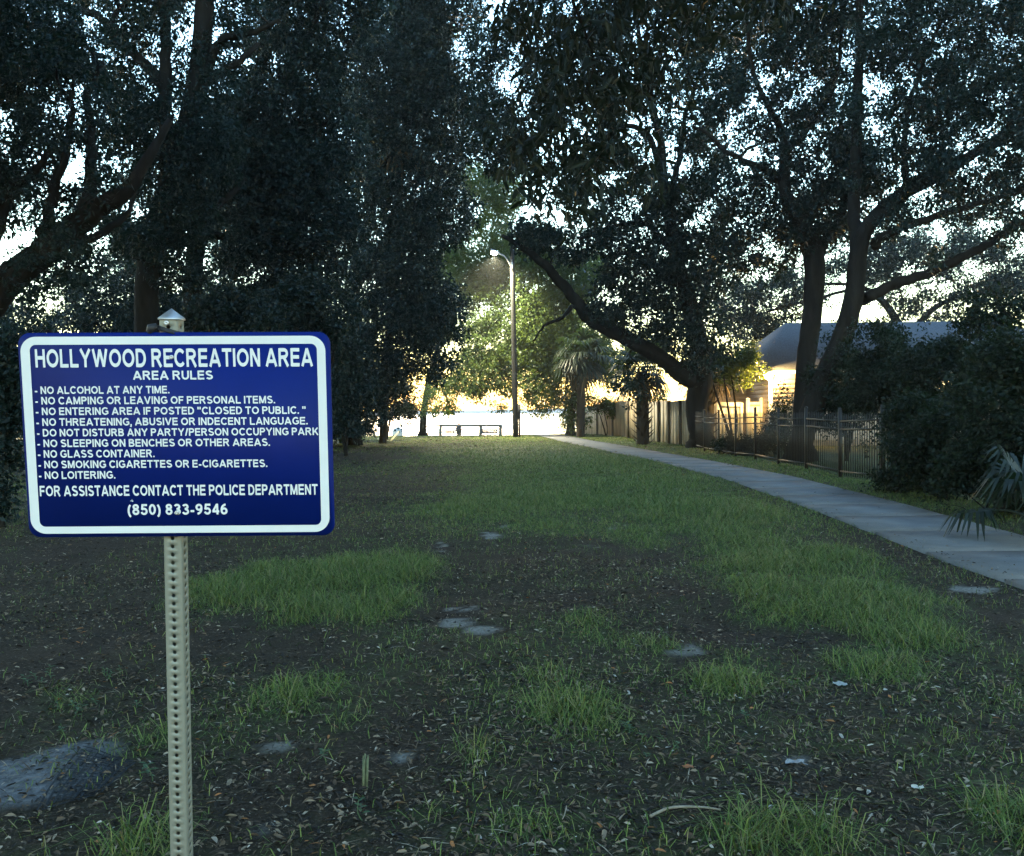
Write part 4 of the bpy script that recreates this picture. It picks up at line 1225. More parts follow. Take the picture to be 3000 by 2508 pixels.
oak('T1', "live_oak", "forked oak left of the metal fence, thick limb slanting towards the street lamp",
    [[(2056, 1318, 34.3, .43), (2040, 1200, 34.3, .42), (2055, 1100, 34.3, .46), (2046, 1000, 34.3, .38), (2016, 880, 34.2, .33), (1985, 770, 34.1, .28), (1962, 640, 34, .24), (1940, 510, 34, .20), (1937, 420, 34, .16), (1915, 330, 34, .13), (1885, 200, 34, .10), (1860, 0, 34, .06)],
     [(2040, 1125, 34.3, .36), (2000, 1100, 34.2, .34), (1930, 1045, 34, .31), (1850, 998, 33.8, .30), (1780, 965, 33.6, .28), (1722, 930, 33.5, .25), (1690, 885, 33.4, .22), (1640, 826, 33.2, .19), (1590, 772, 33, .16), (1540, 732, 33, .12), (1470, 690, 33, .07)],
     [(1955, 600, 34, .15), (1985, 490, 34.2, .12), (2000, 400, 34.4, .10), (2012, 320, 34.5, .07), (2060, 200, 34.6, .05)],
     [(1940, 500, 34, .13), (1895, 395, 33.8, .11), (1830, 370, 33.6, .09), (1740, 400, 33.4, .06), (1640, 380, 33, .04)],
     [(1985, 770, 34.1, .13), (1940, 705, 33.8, .11), (1886, 655, 33.5, .09), (1800, 662, 33.2, .07), (1700, 700, 33, .05)],
     [(2010, 860, 34.2, .12), (1930, 790, 34.6, .10), (1850, 740, 35, .08), (1780, 760, 35.2, .05)],
     [(2040, 950, 34.3, .15), (2080, 800, 34.8, .12), (2100, 700, 35, .08), (2150, 620, 35, .05)],
     [(1690, 885, 33.4, .10), (1650, 930, 33.2, .07), (1600, 950, 33, .05), (1560, 1000, 33, .03)]], OL, GR, cell=1.7, most=170, twigs=420)
oak('T2', "live_oak", "upright oak just behind the metal fence, its trunk crossing the house roof",
    [[(2352, 1345, 27.5, .29), (2350, 1200, 27.5, .28), (2362, 1050, 27.5, .29), (2378, 930, 27.5, .30), (2387, 790, 27.5, .32), (2370, 700, 27.5, .30), (2335, 640, 27.5, .22), (2303, 580, 27.5, .19), (2297, 500, 27.5, .17), (2300, 430, 27.5, .15), (2285, 370, 27.5, .12), (2250, 310, 27.5, .09), (2200, 180, 27.5, .06), (2180, -100, 27.5, .04)],
     [(2297, 523, 27.5, .13), (2250, 500, 27.4, .115), (2211, 487, 27.2, .105), (2166, 462, 27, .09), (2120, 437, 26.8, .07), (2086, 403, 26.6, .055), (2029, 369, 26.4, .035)],
     [(2166, 462, 27, .06), (2194, 435, 27, .05), (2240, 405, 27, .045), (2260, 330, 27, .03)],
     [(2300, 440, 27.5, .12), (2349, 400, 27.8, .10), (2404, 323, 28, .085), (2450, 230, 28.2, .06), (2470, 80, 28.4, .04)],
     [(2385, 760, 27.5, .2), (2420, 700, 27.8, .17), (2460, 640, 28, .14), (2490, 500, 28.2, .11), (2460, 350, 28.2, .07)]], OL, GR, cell=1.5, most=130, twigs=320)
oak('T3', "live_oak", "rightmost oak behind the metal fence, leaning with long limbs reaching out of view",
    [[(2345, 1385, 25.5, .34), (2371, 1220, 25.3, .31), (2417, 1100, 25.1, .29), (2457, 1014, 25, .28), (2486, 930, 24.9, .27), (2504, 850, 24.8, .26), (2512, 760, 24.7, .24), (2528, 690, 24.6, .22), (2575, 625, 24.5, .20), (2640, 572, 24.4, .18), (2720, 530, 24.2, .16), (2810, 478, 24, .14), (2900, 420, 23.8, .12), (3000, 365, 23.6, .10), (3200, 250, 23.4, .06)],
     [(2525, 880, 24.9, .17), (2570, 858, 24.8, .155), (2629, 829, 24.7, .145), (2714, 803, 24.5, .135), (2800, 763, 24.3, .125), (2886, 722, 24.1, .11), (2950, 675, 23.9, .10), (3010, 640, 23.7, .09), (3180, 560, 23.4, .05)],
     [(2512, 740, 24.7, .2), (2503, 620, 25, .17), (2506, 500, 25.2, .16), (2510, 386, 25.3, .15), (2515, 250, 25.4, .14), (2520, 100, 25.4, .11), (2510, -200, 25.4, .06)],
     [(2575, 640, 24.5, .13), (2657, 545, 24.9, .12), (2740, 505, 25.2, .11), (2830, 471, 25.5, .10), (2920, 400, 25.8, .08), (3000, 330, 26, .06)],
     [(2560, 720, 24.6, .15), (2590, 690, 24.2, .12), (2720, 640, 24, .10), (2850, 600, 23.8, .08), (3000, 560, 23.5, .05)],
     [(2657, 560, 24.4, .1), (2650, 400, 24.2, .08), (2680, 250, 24, .06), (2760, 60, 24, .04)]], OL, GR, cell=1.4, most=150, twigs=360)
oak('T4', "backyard_oak", "distant oak rising behind the house roof with pale sky between its boughs",
    [[(2640, 1268, 50, .3), (2640, 1000, 50, .26), (2600, 900, 50, .2), (2520, 840, 50, .12), (2400, 830, 50, .07)], [(2640, 1000, 50, .2), (2740, 900, 50, .15), (2860, 860, 50, .1), (2980, 860, 50, .06)], [(2520, 840, 50, .1), (2300, 900, 50, .07), (2180, 930, 50, .04)]], OL, None, cell=2.4, most=70, twigs=120)

# ------------------------------------------------------------------ near oak: drooping sprays hanging in from above the path
wd = Wood()
NT = np.array([7.3, 4.2, 0.0])
wd.base = np.array([NT[0], NT[1], gz1(NT[0], NT[1])])
wd.limb3(np.array([[7.3, 4.2, wd.base[2] - .2, .42], [7.28, 4.2, wd.base[2] + .2, .34], [7.2, 4.3, 1.6, .28], [6.9, 4.7, 3.2, .26], [6.2, 5.6, 4.7, .22], [5.0, 7.0, 5.9, .17], [3.6, 8.6, 6.6, .12], [2.0, 9.8, 6.9, .08], [.6, 10.3, 6.8, .04]]), 6, 12)
wd.limb3(np.array([[6.2, 5.6, 4.7, .17], [6.1, 6.5, 6.2, .13], [5.2, 8.0, 7.6, .09], [3.6, 10, 8.4, .05]]), 6, 8)
wd.limb3(np.array([[6.9, 4.7, 3.2, .18], [8.2, 4.4, 5.4, .13], [9.4, 4.0, 7.2, .08], [10.2, 3, 8.4, .04]]), 6, 8)
HANG = [(1500, 60, 70, 60), (1530, 10, 60, 40), (1620, 130, 110, 80), (1720, 60, 130, 80), (1650, 230, 120, 80), (1800, 200, 120, 90), (1900, 90, 120, 90), (1700, 330, 120, 80), (1560, 330, 90, 70), (1600, 440, 110, 60), (1500, 420, 80, 70),
        (1640, 520, 100, 50), (1760, 450, 100, 80), (1830, 330, 110, 80), (1870, 500, 80, 60), (1690, 600, 80, 40), (1560, 560, 60, 40), (1960, 240, 80, 90), (2040, 60, 120, 90), (1900, -150, 400, 160), (2300, -60, 200, 110), (1600, -120, 200, 120)]
HP = []
for x_, y_, a_, b_ in HANG:
    n = int(22 * (a_ * b_ / 8000) ** .8)
    an, r_ = rng.random(n) * 6.283, np.sqrt(rng.random(n))
    HP.append(at(x_ + a_ * r_ * np.cos(an), y_ + b_ * r_ * np.sin(an), 9.3 + 2.2 * rng.random(n)))
HP = np.concatenate(HP)
hv = sprays(HP, 9, .17, .15, .042, droop=.75, hexa=True, flat=.35)
for x_, y_ in ((1700, 300), (1620, 480), (1800, 480), (1850, 250), (1540, 130), (1960, 330), (1500, 430)):
    wd.reach(at(x_, y_, 10.2)[None], r0=.03, thin=.006)
wd.reach(HP[rng.choice(len(HP), 220, replace=False)], r0=.014, thin=.005, k=4, grow=False)
for x_, y0_, y1_ in ((1915, -20, 240), (1945, 60, 420), (1960, 100, 330), (1880, 150, 330), (1930, 260, 470), (1830, 300, 430), (2010, 180, 300)):   # hanging vines
    q = np.linspace(0, 1, 7)
    wd.mb.tube(at(x_ + 18 * np.sin(q * 3 + x_) + 10 * q, y0_ + (y1_ - y0_) * q, 10.4 + .1 * q), .0045, 5)
# crown high over the path, out of view, thickened to shade the near ground
n = 2600
top = np.stack([rng.normal(6.6, 3.0, n), rng.normal(5.0, 2.8, n), rng.normal(9.4, 1.2, n)], -1)
top = top[(top[:, 2] > 6.8) & (at(1500, -120, top[:, 1])[:, 2] < top[:, 2])]
hv2 = sprays(top, 9, .3, .2, .06, droop=.5, hexa=True)
V, Fq = join([hv, hv2])
emit_tree("willow_oak", "near oak reaching over from the right with long drooping leaves and thin vines", wd, V, Fq, leaf_mat("willow_leaf", (.009, .0145, .0125), spec=.15, rough=.4, trans=.12, tcol=(.04, .07, .03)))

# ------------------------------------------------------------------ shrubs
def shrub(name, label, blobs_, L, lm, group=None, tau=4.0, cat="shrub", stems=4, droop=.15, ground=True, nl=12, spread=2.1, bark='bark', part="foliage"):
    wd = Wood(); wd.base = None
    Ps = []
    c0 = None
    for x_, y_, d, a_, b_ in blobs_:
        A = math.pi * a_ * b_ * (d / F) ** 2
        n = int(tau * A / (.5 * .5 * L * .48 * L) / nl)
        u_ = unit(rng.normal(size=(n * 3, 3))) * (rng.random((n * 3, 1)) ** .4)
        c_ = at(x_, y_, d)
        rad = np.array([a_ * d / F, min(a_, b_ * 1.2) * d / F * .8, b_ * d / F])
        P = c_ + u_ * rad * (.62 + .80 * vnoise(u_ * 2.6 + x_)[:, None])
        nz = vnoise(P / .55) * .5 + vnoise(P / .25 + 3) * .5
        P = P[(nz > np.quantile(nz, .60)) & (P[:, 2] > base_z(P[:, 0], P[:, 1]) + .05)][:n]
        Ps.append(P)
        if c0 is None: c0 = c_
    P = np.concatenate(Ps)
    z0 = gz1(c0[0], c0[1]) if ground else c0[2]
    wd.base = np.array([c0[0], c0[1], z0])
    if ground:
        for q in range(stems):
            T = P[rng.integers(len(P))]
            b0 = wd.base + np.array([rng.normal() * .02, rng.normal() * .02, -.08])
            r0_ = .02 + .012 * max(0, T[2] - z0)
            wd.limb3(np.array([[*b0, r0_], [*(b0 * .6 + T * .4 + rng.normal(size=3) * .06), r0_ * .8], [*T, r0_ * .35]]), 4, 6)
    else:
        T = P[np.argmin(P[:, 2])]
        wd.limb3(np.array([[*wd.base, .02], [*T, .01]]), 3, 5)
    sel = P[rng.choice(len(P), min(len(P), 60), replace=False)]
    wd.reach(sel, r0=.018, thin=.006, k=4)
    V, Fq = sprays(P, nl, L * spread, L, L * .48, droop=droop)
    return emit_tree(name, label, wd, V, Fq, lm, group, bark, cat, part, "stem")

SH, GH = M['shrub_leaf'], "shrubs overgrowing the metal fence"
shrub("fence_shrub", "wide dark shrub behind the fence just right of the leaning trunk", [(2480, 1110, 25.2, 100, 120), (2450, 1190, 25.5, 80, 90)], .10, SH, GH, 2.6)
shrub("fence_shrub", "tall rounded shrub behind the fence with warm gaps of light in it", [(2620, 1140, 21.5, 150, 170), (2560, 1010, 22, 90, 60)], .09, SH, GH, 2.7)
shrub("fence_shrub", "high leafy shrub against the house roof, upper part of the hedge", [(2790, 1080, 20, 170, 100), (2740, 1170, 20, 130, 110)], .09, SH, GH, 3.0)
shrub("fence_shrub", "shrub spilling over the fence top where the pickets disappear", [(2770, 1310, 14.3, 150, 130), (2660, 1385, 15.6, 95, 75), (2700, 1240, 15.2, 100, 90)], .075, SH, GH, 3.2)
shrub("fence_shrub", "big dark shrub at the picture's right edge above the palmetto", [(2930, 1170, 12.6, 170, 190), (3120, 1200, 12.2, 160, 250)], .075, SH, GH, 3.0)
shrub("fence_shrub", "thin topped shrub at the far right under the long oak limb", [(2950, 960, 17.5, 140, 110), (3120, 1000, 17, 120, 180)], .08, SH, GH, 2.2)
shrub("fence_shrub", "low black shadowed shrub beside the path behind the palmetto frond", [(2880, 1400, 12.4, 140, 95), (3000, 1370, 11.8, 130, 140)], .07, SH, GH, 4.6)
shrub("sapling", "thin sapling in front of the house siding below the porch light", [(2300, 1200, 32.5, 42, 85), (2270, 1250, 32.5, 45, 40)], .10, SH, None, 1.5, "sapling", 2)
shrub("low_shrub", "low dark bush at the foot of the metal fence's far end", [(2170, 1318, 29.8, 95, 40), (2250, 1300, 28.6, 50, 55)], .09, SH, None, 3.2)
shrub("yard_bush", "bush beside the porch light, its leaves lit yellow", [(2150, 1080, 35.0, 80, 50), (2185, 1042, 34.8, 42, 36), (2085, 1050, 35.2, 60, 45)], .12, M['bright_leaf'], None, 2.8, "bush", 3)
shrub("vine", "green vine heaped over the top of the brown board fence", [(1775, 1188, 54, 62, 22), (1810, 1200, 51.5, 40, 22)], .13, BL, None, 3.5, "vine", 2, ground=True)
GU = "undergrowth shrubs below the left grove"
shrub("grove_shrub", "leafy shrub showing just above the sign right of its post cap", [(700, 930, 19.5, 150, 85), (760, 1080, 19.5, 170, 150)], .095, OB, GU, 3.6)
shrub("grove_shrub", "taller leafy shrub above the sign's top right corner", [(900, 915, 21, 130, 110), (900, 1120, 21, 120, 150)], .10, OB, GU, 3.6)
shrub("grove_shrub", "dark undergrowth right beside the sign's right edge", [(1010, 1110, 31, 80, 150), (1000, 1230, 31, 60, 40)], .12, OB, GU, 2.8)
shrub("grove_shrub", "hanging shrub at the lawn's far left corner by the boulder", [(1130, 1140, 47, 70, 90), (1185, 1205, 48, 42, 52)], .15, OB, GU, 3.2)
shrub("grove_shrub", "black undergrowth at the picture's left edge beside the sign", [(0, 1230, 12, 120, 300), (-200, 1150, 12.5, 160, 320)], .08, OB, GU, 4.5)
shrub("grove_shrub", "undergrowth seen above the sign's left corner", [(180, 1150, 23, 220, 150), (420, 1180, 24, 200, 130)], .10, OB, GU, 3.0)

# ------------------------------------------------------------------ palms
def fan(mb, hub, out, R_, nseg=22, spread=140, droop=.35, wseg=None, up=None):
    """One fan leaf: pleated segments fanning from the hub, tips drooping."""
    out = unit(np.asarray(out, float)); up = np.array([0, 0, 1.0]) if up is None else up
    sd = np.cross(out, up); sd = unit(sd) if np.linalg.norm(sd) > .1 else np.array([1.0, 0, 0])
    nm = np.cross(sd, out)
    wseg = wseg or R_ * .085
    an = np.radians(np.linspace(-spread, spread, nseg) + rng.normal(size=nseg) * 3)
    V, f = [], []
    for a_ in an:
        d_ = out * math.cos(a_) + sd * math.sin(a_)
        L_ = R_ * (.72 + .28 * math.cos(a_ * .6)) * rng.uniform(.88, 1.06)
        cr = unit(np.cross(d_, nm))
        dr = np.array([0, 0, -1.0]) * L_ * droop * rng.uniform(.6, 1.4)
        m_ = hub + d_ * L_ * .55 + nm * L_ * .04; t_ = hub + d_ * L_ * .95 + dr
        k_ = len(V)
        V += [hub + cr * wseg * .15, hub - cr * wseg * .15, m_ - cr * wseg * .5 + nm * wseg * .12, m_ + cr * wseg * .5, m_ * .4 + t_ * .6 - cr * wseg * .3, m_ * .4 + t_ * .6 + cr * wseg * .3, t_]
        f += [[k_, k_ + 1, k_ + 2, k_ + 3], [k_ + 3, k_ + 2, k_ + 4, k_ + 5], [k_ + 5, k_ + 4, k_ + 6]]
    mb.add(V, f)

def palm(name, label, base, top, r_, nleaf, R_, pet, lm, group=None, boots=0, dead=0, elev=(-45, 75), droop=.35, cat="palm"):
    th = thing(name, label, cat, base, group)
    base, top = np.array(base), np.array(top)
    if r_:
        mb = MB()
        mb.tube(spline(np.vstack([base - (0, 0, .15), base * .55 + top * .45, top]), 8), np.linspace(r_ * 1.12, r_, 17), 12, bumpy=.10)
    if boots:
        for q in range(boots):
            s_ = (q + .5) / boots; a_ = q * 2.399 + rng.normal() * .15
            c_ = base * (1 - s_) + top * s_; o_ = np.array([math.cos(a_), math.sin(a_), 0]); t_ = np.array([-o_[1], o_[0], 0])
            ln = rng.uniform(.20, .36); w_ = .055
            p0 = c_ + o_ * r_ * .8; p1 = c_ + o_ * (r_ + ln * .55) + np.array([0, 0, ln * .55]); p2 = c_ + o_ * (r_ + ln) + np.array([0, 0, ln * .95])
            mb.add([p0 + t_ * w_, p0 - t_ * w_, p0 - t_ * w_ - (0, 0, .05), p0 + t_ * w_ - (0, 0, .05), p1 + t_ * w_ * .6, p1 - t_ * w_ * .6, p1 - t_ * w_ * .6 - o_ * .0 - (0, 0, .035), p1 + t_ * w_ * .6 - (0, 0, .035), p2 + t_ * .014, p2 - t_ * .014],
                   [[0, 1, 5, 4], [1, 2, 6, 5], [2, 3, 7, 6], [3, 0, 4, 7], [4, 5, 9, 8], [7, 4, 8], [5, 6, 9], [6, 7, 8, 9]])
    if r_: mb.build("trunk", M['boot'], th)
    for q in range(nleaf):
        a_ = q * 2.399 + rng.normal() * .2; el = R(elev[0] + (elev[1] - elev[0]) * ((q + .5) / nleaf) + rng.normal() * 6)
        o_ = np.array([math.cos(a_) * math.cos(el), math.sin(a_) * math.cos(el), math.sin(el)])
        p_ = pet * rng.uniform(.8, 1.15)
        hub = top + o_ * p_ - np.array([0, 0, .12 * p_ * math.cos(el)])
        mb = MB(); mb.tube(spline(np.vstack([top + o_ * .08, top + o_ * p_ * .5 + (0, 0, .03), hub]), 3), np.linspace(.016, .009, 7), 5)
        o2_ = unit(o_ + np.array([0, 0, -.35]))
        fan(mb, hub, o2_, R_ * rng.uniform(.85, 1.1), droop=droop)
        is_dead = q < dead
        mb.build("frond", M['dead_frond'] if is_dead else lm, th)
    return th
PL = M['palm_leaf']
b0 = at(1884, 1308, 39.0); b0[2] = gz1(b0[0], b0[1])
palm("cabbage_palm", "short cabbage palm with a stubby booted trunk left of the forked oak", b0, at(1880, 1088, 39), .25, 30, .85, .85, PL, "cabbage palms by the fences", 64, 4, (-50, 70))
b0 = at(1700, 1274, 50.0); b0[2] = gz1(b0[0], b0[1])
palm("cabbage_palm", "full headed cabbage palm in front of the lamplit shore oak", b0, at(1705, 1050, 50), .22, 40, 1.05, 1.05, PL, "cabbage palms by the fences", 30, 6, (-65, 78))
b0 = at(2074, 1312, 36.5); b0[2] = gz1(b0[0], b0[1])
palm("cabbage_palm", "cabbage palm half hidden behind the forked oak's trunk", b0, at(2080, 1085, 36.5), .22, 20, .80, .8, PL, "cabbage palms by the fences", 34, 3, (-50, 75))
b0 = at(1120, 1285, 42.5); b0[2] = gz1(b0[0], b0[1])
palm("cabbage_palm", "tall cabbage palm inside the left grove, only its drooping fronds showing", b0, at(1180, 400, 40.5), .17, 14, 1.5, 1.5, PL, "cabbage palms by the fences", 0, 5, (-50, 70), .5)
b0 = at(1052, 1272, 46.0); b0[2] = gz1(b0[0], b0[1])
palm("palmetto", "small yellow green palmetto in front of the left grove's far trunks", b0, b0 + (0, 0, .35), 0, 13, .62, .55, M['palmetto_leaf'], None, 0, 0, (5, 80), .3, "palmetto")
b0 = np.array([5.95, 9.6, gz1(5.95, 9.6)])
b0 = at(3050, 1500, 9.6); b0[2] = gz1(b0[0], b0[1])
palm("palmetto", "dark palmetto leaning in at the right edge with a hanging pleated frond", b0, b0 + (0, 0, .25), 0, 11, .52, .62, PL, None, 0, 0, (15, 80), .55, "palmetto")

# ------------------------------------------------------------------ grass blades
def scatter(bands, dens, xl=-.68, xr=.62, pad=1.6):
    X, Y, D = [], [], []
    for (y0, y1), dn in zip(bands, dens):
        wmax = (xr - xl) * y1 + 2 * pad
        n = int(dn * (y1 - y0) * wmax)
        y = rng.uniform(y0, y1, n); x = xl * y1 - pad + rng.random(n) * wmax
        k_ = (x > xl * y - pad) & (x < np.minimum(xr * y + pad, 7.35)) & (x > -19)
        X.append(x[k_]); Y.append(y[k_])
    return np.concatenate(X), np.concatenate(Y)
BANDS = [(2.2, 5), (5, 9), (9, 16), (16, 28), (28, 64)]
def off_path(x, y): return np.abs(x - path_x(y)) > PATH_HW - .05 + .15 * noise2(x, y, .4, 51)

def blades(x, y, h, w_, lean, seed=0):
    n = len(x)
    z = gz(x, y) + .018 * sstep(.15, .9, blob_field(GEO, x, y))
    a_ = rng.random(n) * 6.283
    dx, dy = np.cos(a_), np.sin(a_)
    ln = lean * rng.uniform(.3, 1.3, n)
    b_ = a_ + rng.normal(size=n) * .6 + 1.57
    sx, sy = np.cos(b_) * w_ / 2, np.sin(b_) * w_ / 2
    B = np.stack([x, y, z - .01], -1); S_ = np.stack([sx, sy, 0 * sx], -1); D_ = np.stack([dx, dy, 0 * dx], -1)
    m_ = B + D_ * (h * ln * .35)[:, None] + np.array([0, 0, 1.0]) * (h * .62)[:, None]
    t_ = B + D_ * (h * ln * .95)[:, None] + np.array([0, 0, 1.0]) * (h * np.maximum(.25, 1 - .45 * ln))[:, None]
    V = np.stack([B - S_, B + S_, m_ + S_ * .8, m_ - S_ * .8, t_], 1).reshape(-1, 3)
    k_ = np.arange(n)[:, None] * 5
    return V, [k_ + np.array([0, 1, 2, 3]), k_ + np.array([3, 2, 4])]

x, y = scatter(BANDS, (2600, 2100, 900, 330, 100))
g = grass_tall(x, y)
k_ = (rng.random(len(x)) < g * 1.1) & (g > .12) & off_path(x, y)
x, y, g = x[k_], y[k_], g[k_]
h = (.04 + .105 * g) * rng.uniform(.4, 1.5, len(x))
VA, FA = blades(x, y, h, np.maximum(.0038, y * .00042) * rng.uniform(.6, 1.5, len(x)), 1.75)
x, y = scatter(BANDS, (1500, 1300, 900, 520, 190))
g = grass_low(x, y)
k_ = (rng.random(len(x)) < g) & off_path(x, y)
x, y = x[k_], y[k_]
h = rng.uniform(.02, .085, len(x))
VB, FB = blades(x, y, h, np.maximum(.0042, y * .00052), 1.25)
gmtl = leaf_mat("grass_blade", (.050, .094, .034), trans=.2, rough=.55, tcol=(.09, .15, .035), spec=.25, vary=.5)
for nd in gmtl.node_tree.nodes:
    if nd.type == 'VALTORGB':
        for e_, (p_, c_) in zip(nd.color_ramp.elements, ((0, (.034, .060, .020)), (.45, (.100, .150, .036)), (.80, (.190, .220, .055)))):
            e_.position = p_; e_.color = (*c_, 1)
        e_ = nd.color_ramp.elements.new(.94); e_.color = (.20, .17, .085, 1)
gr = build("grass", np.concatenate([VA, VB]), FA + [f + len(VA) for f in FB], gmtl)
tag(gr, "patchy green grass over the dark lawn", "grass", kind="stuff")

# ------------------------------------------------------------------ leaf litter and twig bits
lm_ = bpy.data.materials.new("dry_leaf"); lm_.use_nodes = True
t = lm_.node_tree; b = t.nodes["Principled BSDF"]; b.inputs["Roughness"].default_value = .75; b.inputs["Specular IOR Level"].default_value = .2
gq = t.nodes.new("ShaderNodeNewGeometry"); rp = t.nodes.new("ShaderNodeValToRGB")
cr = rp.color_ramp; cr.interpolation = 'CONSTANT'
cr.elements[0].position = 0; cr.elements[0].color = (.018, .015, .013, 1)
cr.elements[1].position = .38; cr.elements[1].color = (.055, .038, .026, 1)
for p_, c_ in ((.62, (.105, .074, .048)), (.80, (.17, .13, .09)), (.92, (.27, .22, .165)), (.98, (.34, .31, .27)), (.992, (.26, .11, .04))):
    e_ = cr.elements.new(p_); e_.color = (*c_, 1)
t.links.new(gq.outputs["Random Per Island"], rp.inputs[0]); t.links.new(rp.outputs[0], b.inputs["Base Color"])
x, y = scatter(BANDS, (3400, 1700, 620, 170, 34))
k_ = rng.random(len(x)) < np.clip(.1 + 1.5 * (noise2(x, y, .8, 61) * .6 + noise2(x, y, .25, 62) * .4 - .2), 0, 1) * (1 - .7 * np.clip(sand_mask(x, y), 0, 1)) * np.where(off_path(x, y), 1, .02 + .16 * sstep(.42, .78, np.abs(x - path_x(y))))
x, y = x[k_], y[k_]
n = len(x)
onp = ~off_path(x, y)
z = gz(x, y) + .018 * sstep(.15, .9, blob_field(GEO, x, y)) + rng.uniform(.002, .014, n) + np.where(onp, .04, 0)
a_ = rng.random(n) * 6.283
D_ = np.stack([np.cos(a_), np.sin(a_), rng.normal(size=n) * .22], -1); N_ = np.stack([rng.normal(size=n) * .35, rng.normal(size=n) * .35, np.ones(n)], -1)
L_ = (.006 + .034 * rng.random(n) ** 1.8 + .02 * (rng.random(n) > .93))  * np.maximum(1, y / 11); Wd_ = L_ * rng.uniform(.25, .5, n)
VA, FA = leaf_hex(np.stack([x, y, z], -1), D_, N_, L_, Wd_, curl=.25)
x, y = scatter(BANDS[:3], (260, 120, 40)); k_ = off_path(x, y); x, y = x[k_], y[k_]; n = len(x)
z = gz(x, y) + .018 * sstep(.15, .9, blob_field(GEO, x, y)) + rng.uniform(.004, .018, n); a_ = rng.random(n) * 6.283
VB, FB = leaf_quads(np.stack([x, y, z], -1), np.stack([np.cos(a_), np.sin(a_), rng.normal(size=n) * .15], -1), np.tile([0, 0, 1.0], (n, 1)), rng.uniform(.03, .14, n), rng.uniform(.003, .006, n) * np.maximum(1, y / 7))
lt = build("leaf_litter", np.concatenate([VA, VB]), [FA, FB + len(VA)], lm_)
tag(lt, "dry fallen leaves and twig bits scattered over the soil", "leaf litter", kind="stuff")

# ------------------------------------------------------------------ weeds, sticks, scraps
wl_ = leaf_mat("weed_leaf", (.055, .095, .05), trans=.2, rough=.5, tcol=(.07, .14, .05))
def weed(pxy, label, hgt, nl, L, spread=.02, group="broadleaf weeds in the litter"):
    g_ = ground_pt(*pxy); z0 = gz1(g_[0], g_[1]); th = thing("weed", label, "weed", (g_[0], g_[1], z0), group)
    mb = MB(); P, D, N = [], [], []
    ns = max(1, int(spread / .03))
    for s_ in range(ns):
        bx_ = np.array([g_[0] + rng.normal() * spread * .5, g_[1] + rng.normal() * spread * .5, z0 - .01]); tp = bx_ + np.array([rng.normal() * .02, rng.normal() * .02, hgt * rng.uniform(.7, 1.1)])
        mb.tube(spline(np.vstack([bx_, (bx_ + tp) / 2 + rng.normal(size=3) * .006, tp]), 3), np.linspace(.0028, .0016, 7), 5)
        for q in range(nl):
            s2 = .35 + .65 * (q + 1) / nl; a_ = q * 2.2 + rng.normal() * .3
            P.append(bx_ * (1 - s2) + tp * s2); D.append((math.cos(a_), math.sin(a_), .35)); N.append((-.3 * math.cos(a_), -.3 * math.sin(a_), 1))
    mb.build("stem", wl_, th, True)
    n = len(P); V, f = leaf_hex(np.array(P), np.array(D), np.array(N), L * rng.uniform(.75, 1.2, n), L * .42 * rng.uniform(.8, 1.2, n), .2)
    build("leaves", V, [f], wl_, th)
weed((445, 2290), "paired leaf weed just left of the sign post's foot", .11, 8, .042)
weed((1068, 2425), "small upright weed near the bottom edge, right of the sign post", .09, 8, .032)
weed((938, 2240), "pale four leaved weed right of the post, in bare litter", .05, 6, .036)
weed((240, 2070), "creeping weed patch on the dark soil left of the post", .05, 5, .030, .22)
weed((120, 2000), "fainter creeping weed patch nearer the left edge", .05, 5, .028, .2)
weed((340, 1990), "trailing weed directly left of the post, highest of the creepers", .05, 5, .024, .13)
weed((2185, 2105), "pale little weed below the round grass tuft", .05, 6, .03)
weed((1850, 2165), "flat weed right of the large middle grass tuft", .04, 8, .03, .06)
weed((1965, 2250), "low leafy runner above the orange leaf", .03, 6, .022, .14)
weed((1860, 1890), "small rosette weed on the bare centre of the lawn", .04, 7, .028)
def stick(pts, r_, label, mt, name="stick", cat="stick"):
    P = []
    for a_, b_, up in pts:
        g_ = ground_pt(a_, b_); P.append((g_[0], g_[1], gz1(g_[0], g_[1]) + up))
    mb = MB(); Q = spline(P, 4); mb.tube(Q, np.linspace(r_, r_ * .6, len(Q)), 7, bumpy=.15); o = mb.build(name, mt, None, True); return tag(o, label, cat)
stick([(1905, 2418, .008), (1960, 2403, .02), (2040, 2399, .018), (2112, 2402, .01)], .006, "pale bent stick lying on the litter at bottom centre right", M['stick'])
stick([(2270, 2368, .01), (2380, 2378, .015), (2500, 2374, .012), (2600, 2376, .01)], .005, "long thin dark stick in the foreground right of the bent one", M['bark_pale'])
stick([(1660, 2392, .01), (1655, 2420, .02), (1648, 2440, .03)], .003, "short twig standing out of the litter at bottom centre", M['stick'])
P_ = [ground_pt(1108, 1291), ground_pt(1143, 1297), ground_pt(1168, 1292)]
mb = MB(); mb.tube([P_[0] + (0, 0, .10), P_[1] + (0, 0, .04)], [.05, .06], 7); mb.tube([P_[1] + (0, 0, .05), P_[2] + (0, 0, .48)], [.06, .035], 7)
tag(mb.build("fallen_branch", M['frond_pale'], None, True), "pale forked branch fallen on the lawn before the left grove", "branch")
g_ = ground_pt(1066, 2335); z0 = gz1(g_[0], g_[1])
mb = MB()
for q in range(7):
    o_ = rng.normal(size=2) * .006; mb.tube([(g_[0] + o_[0], g_[1] + o_[1], z0 - .01), (g_[0] + o_[0] * 1.3 + .004, g_[1] + o_[1], z0 + .11 + .03 * rng.random())], [.005, .0035], 5)
tag(mb.build("plant_stub", mat("stub", (.10, .12, .07), .8, .2, var=.3, scale=40), None, True), "cut grey green plant stub standing in the litter by the bottom", "plant stub")
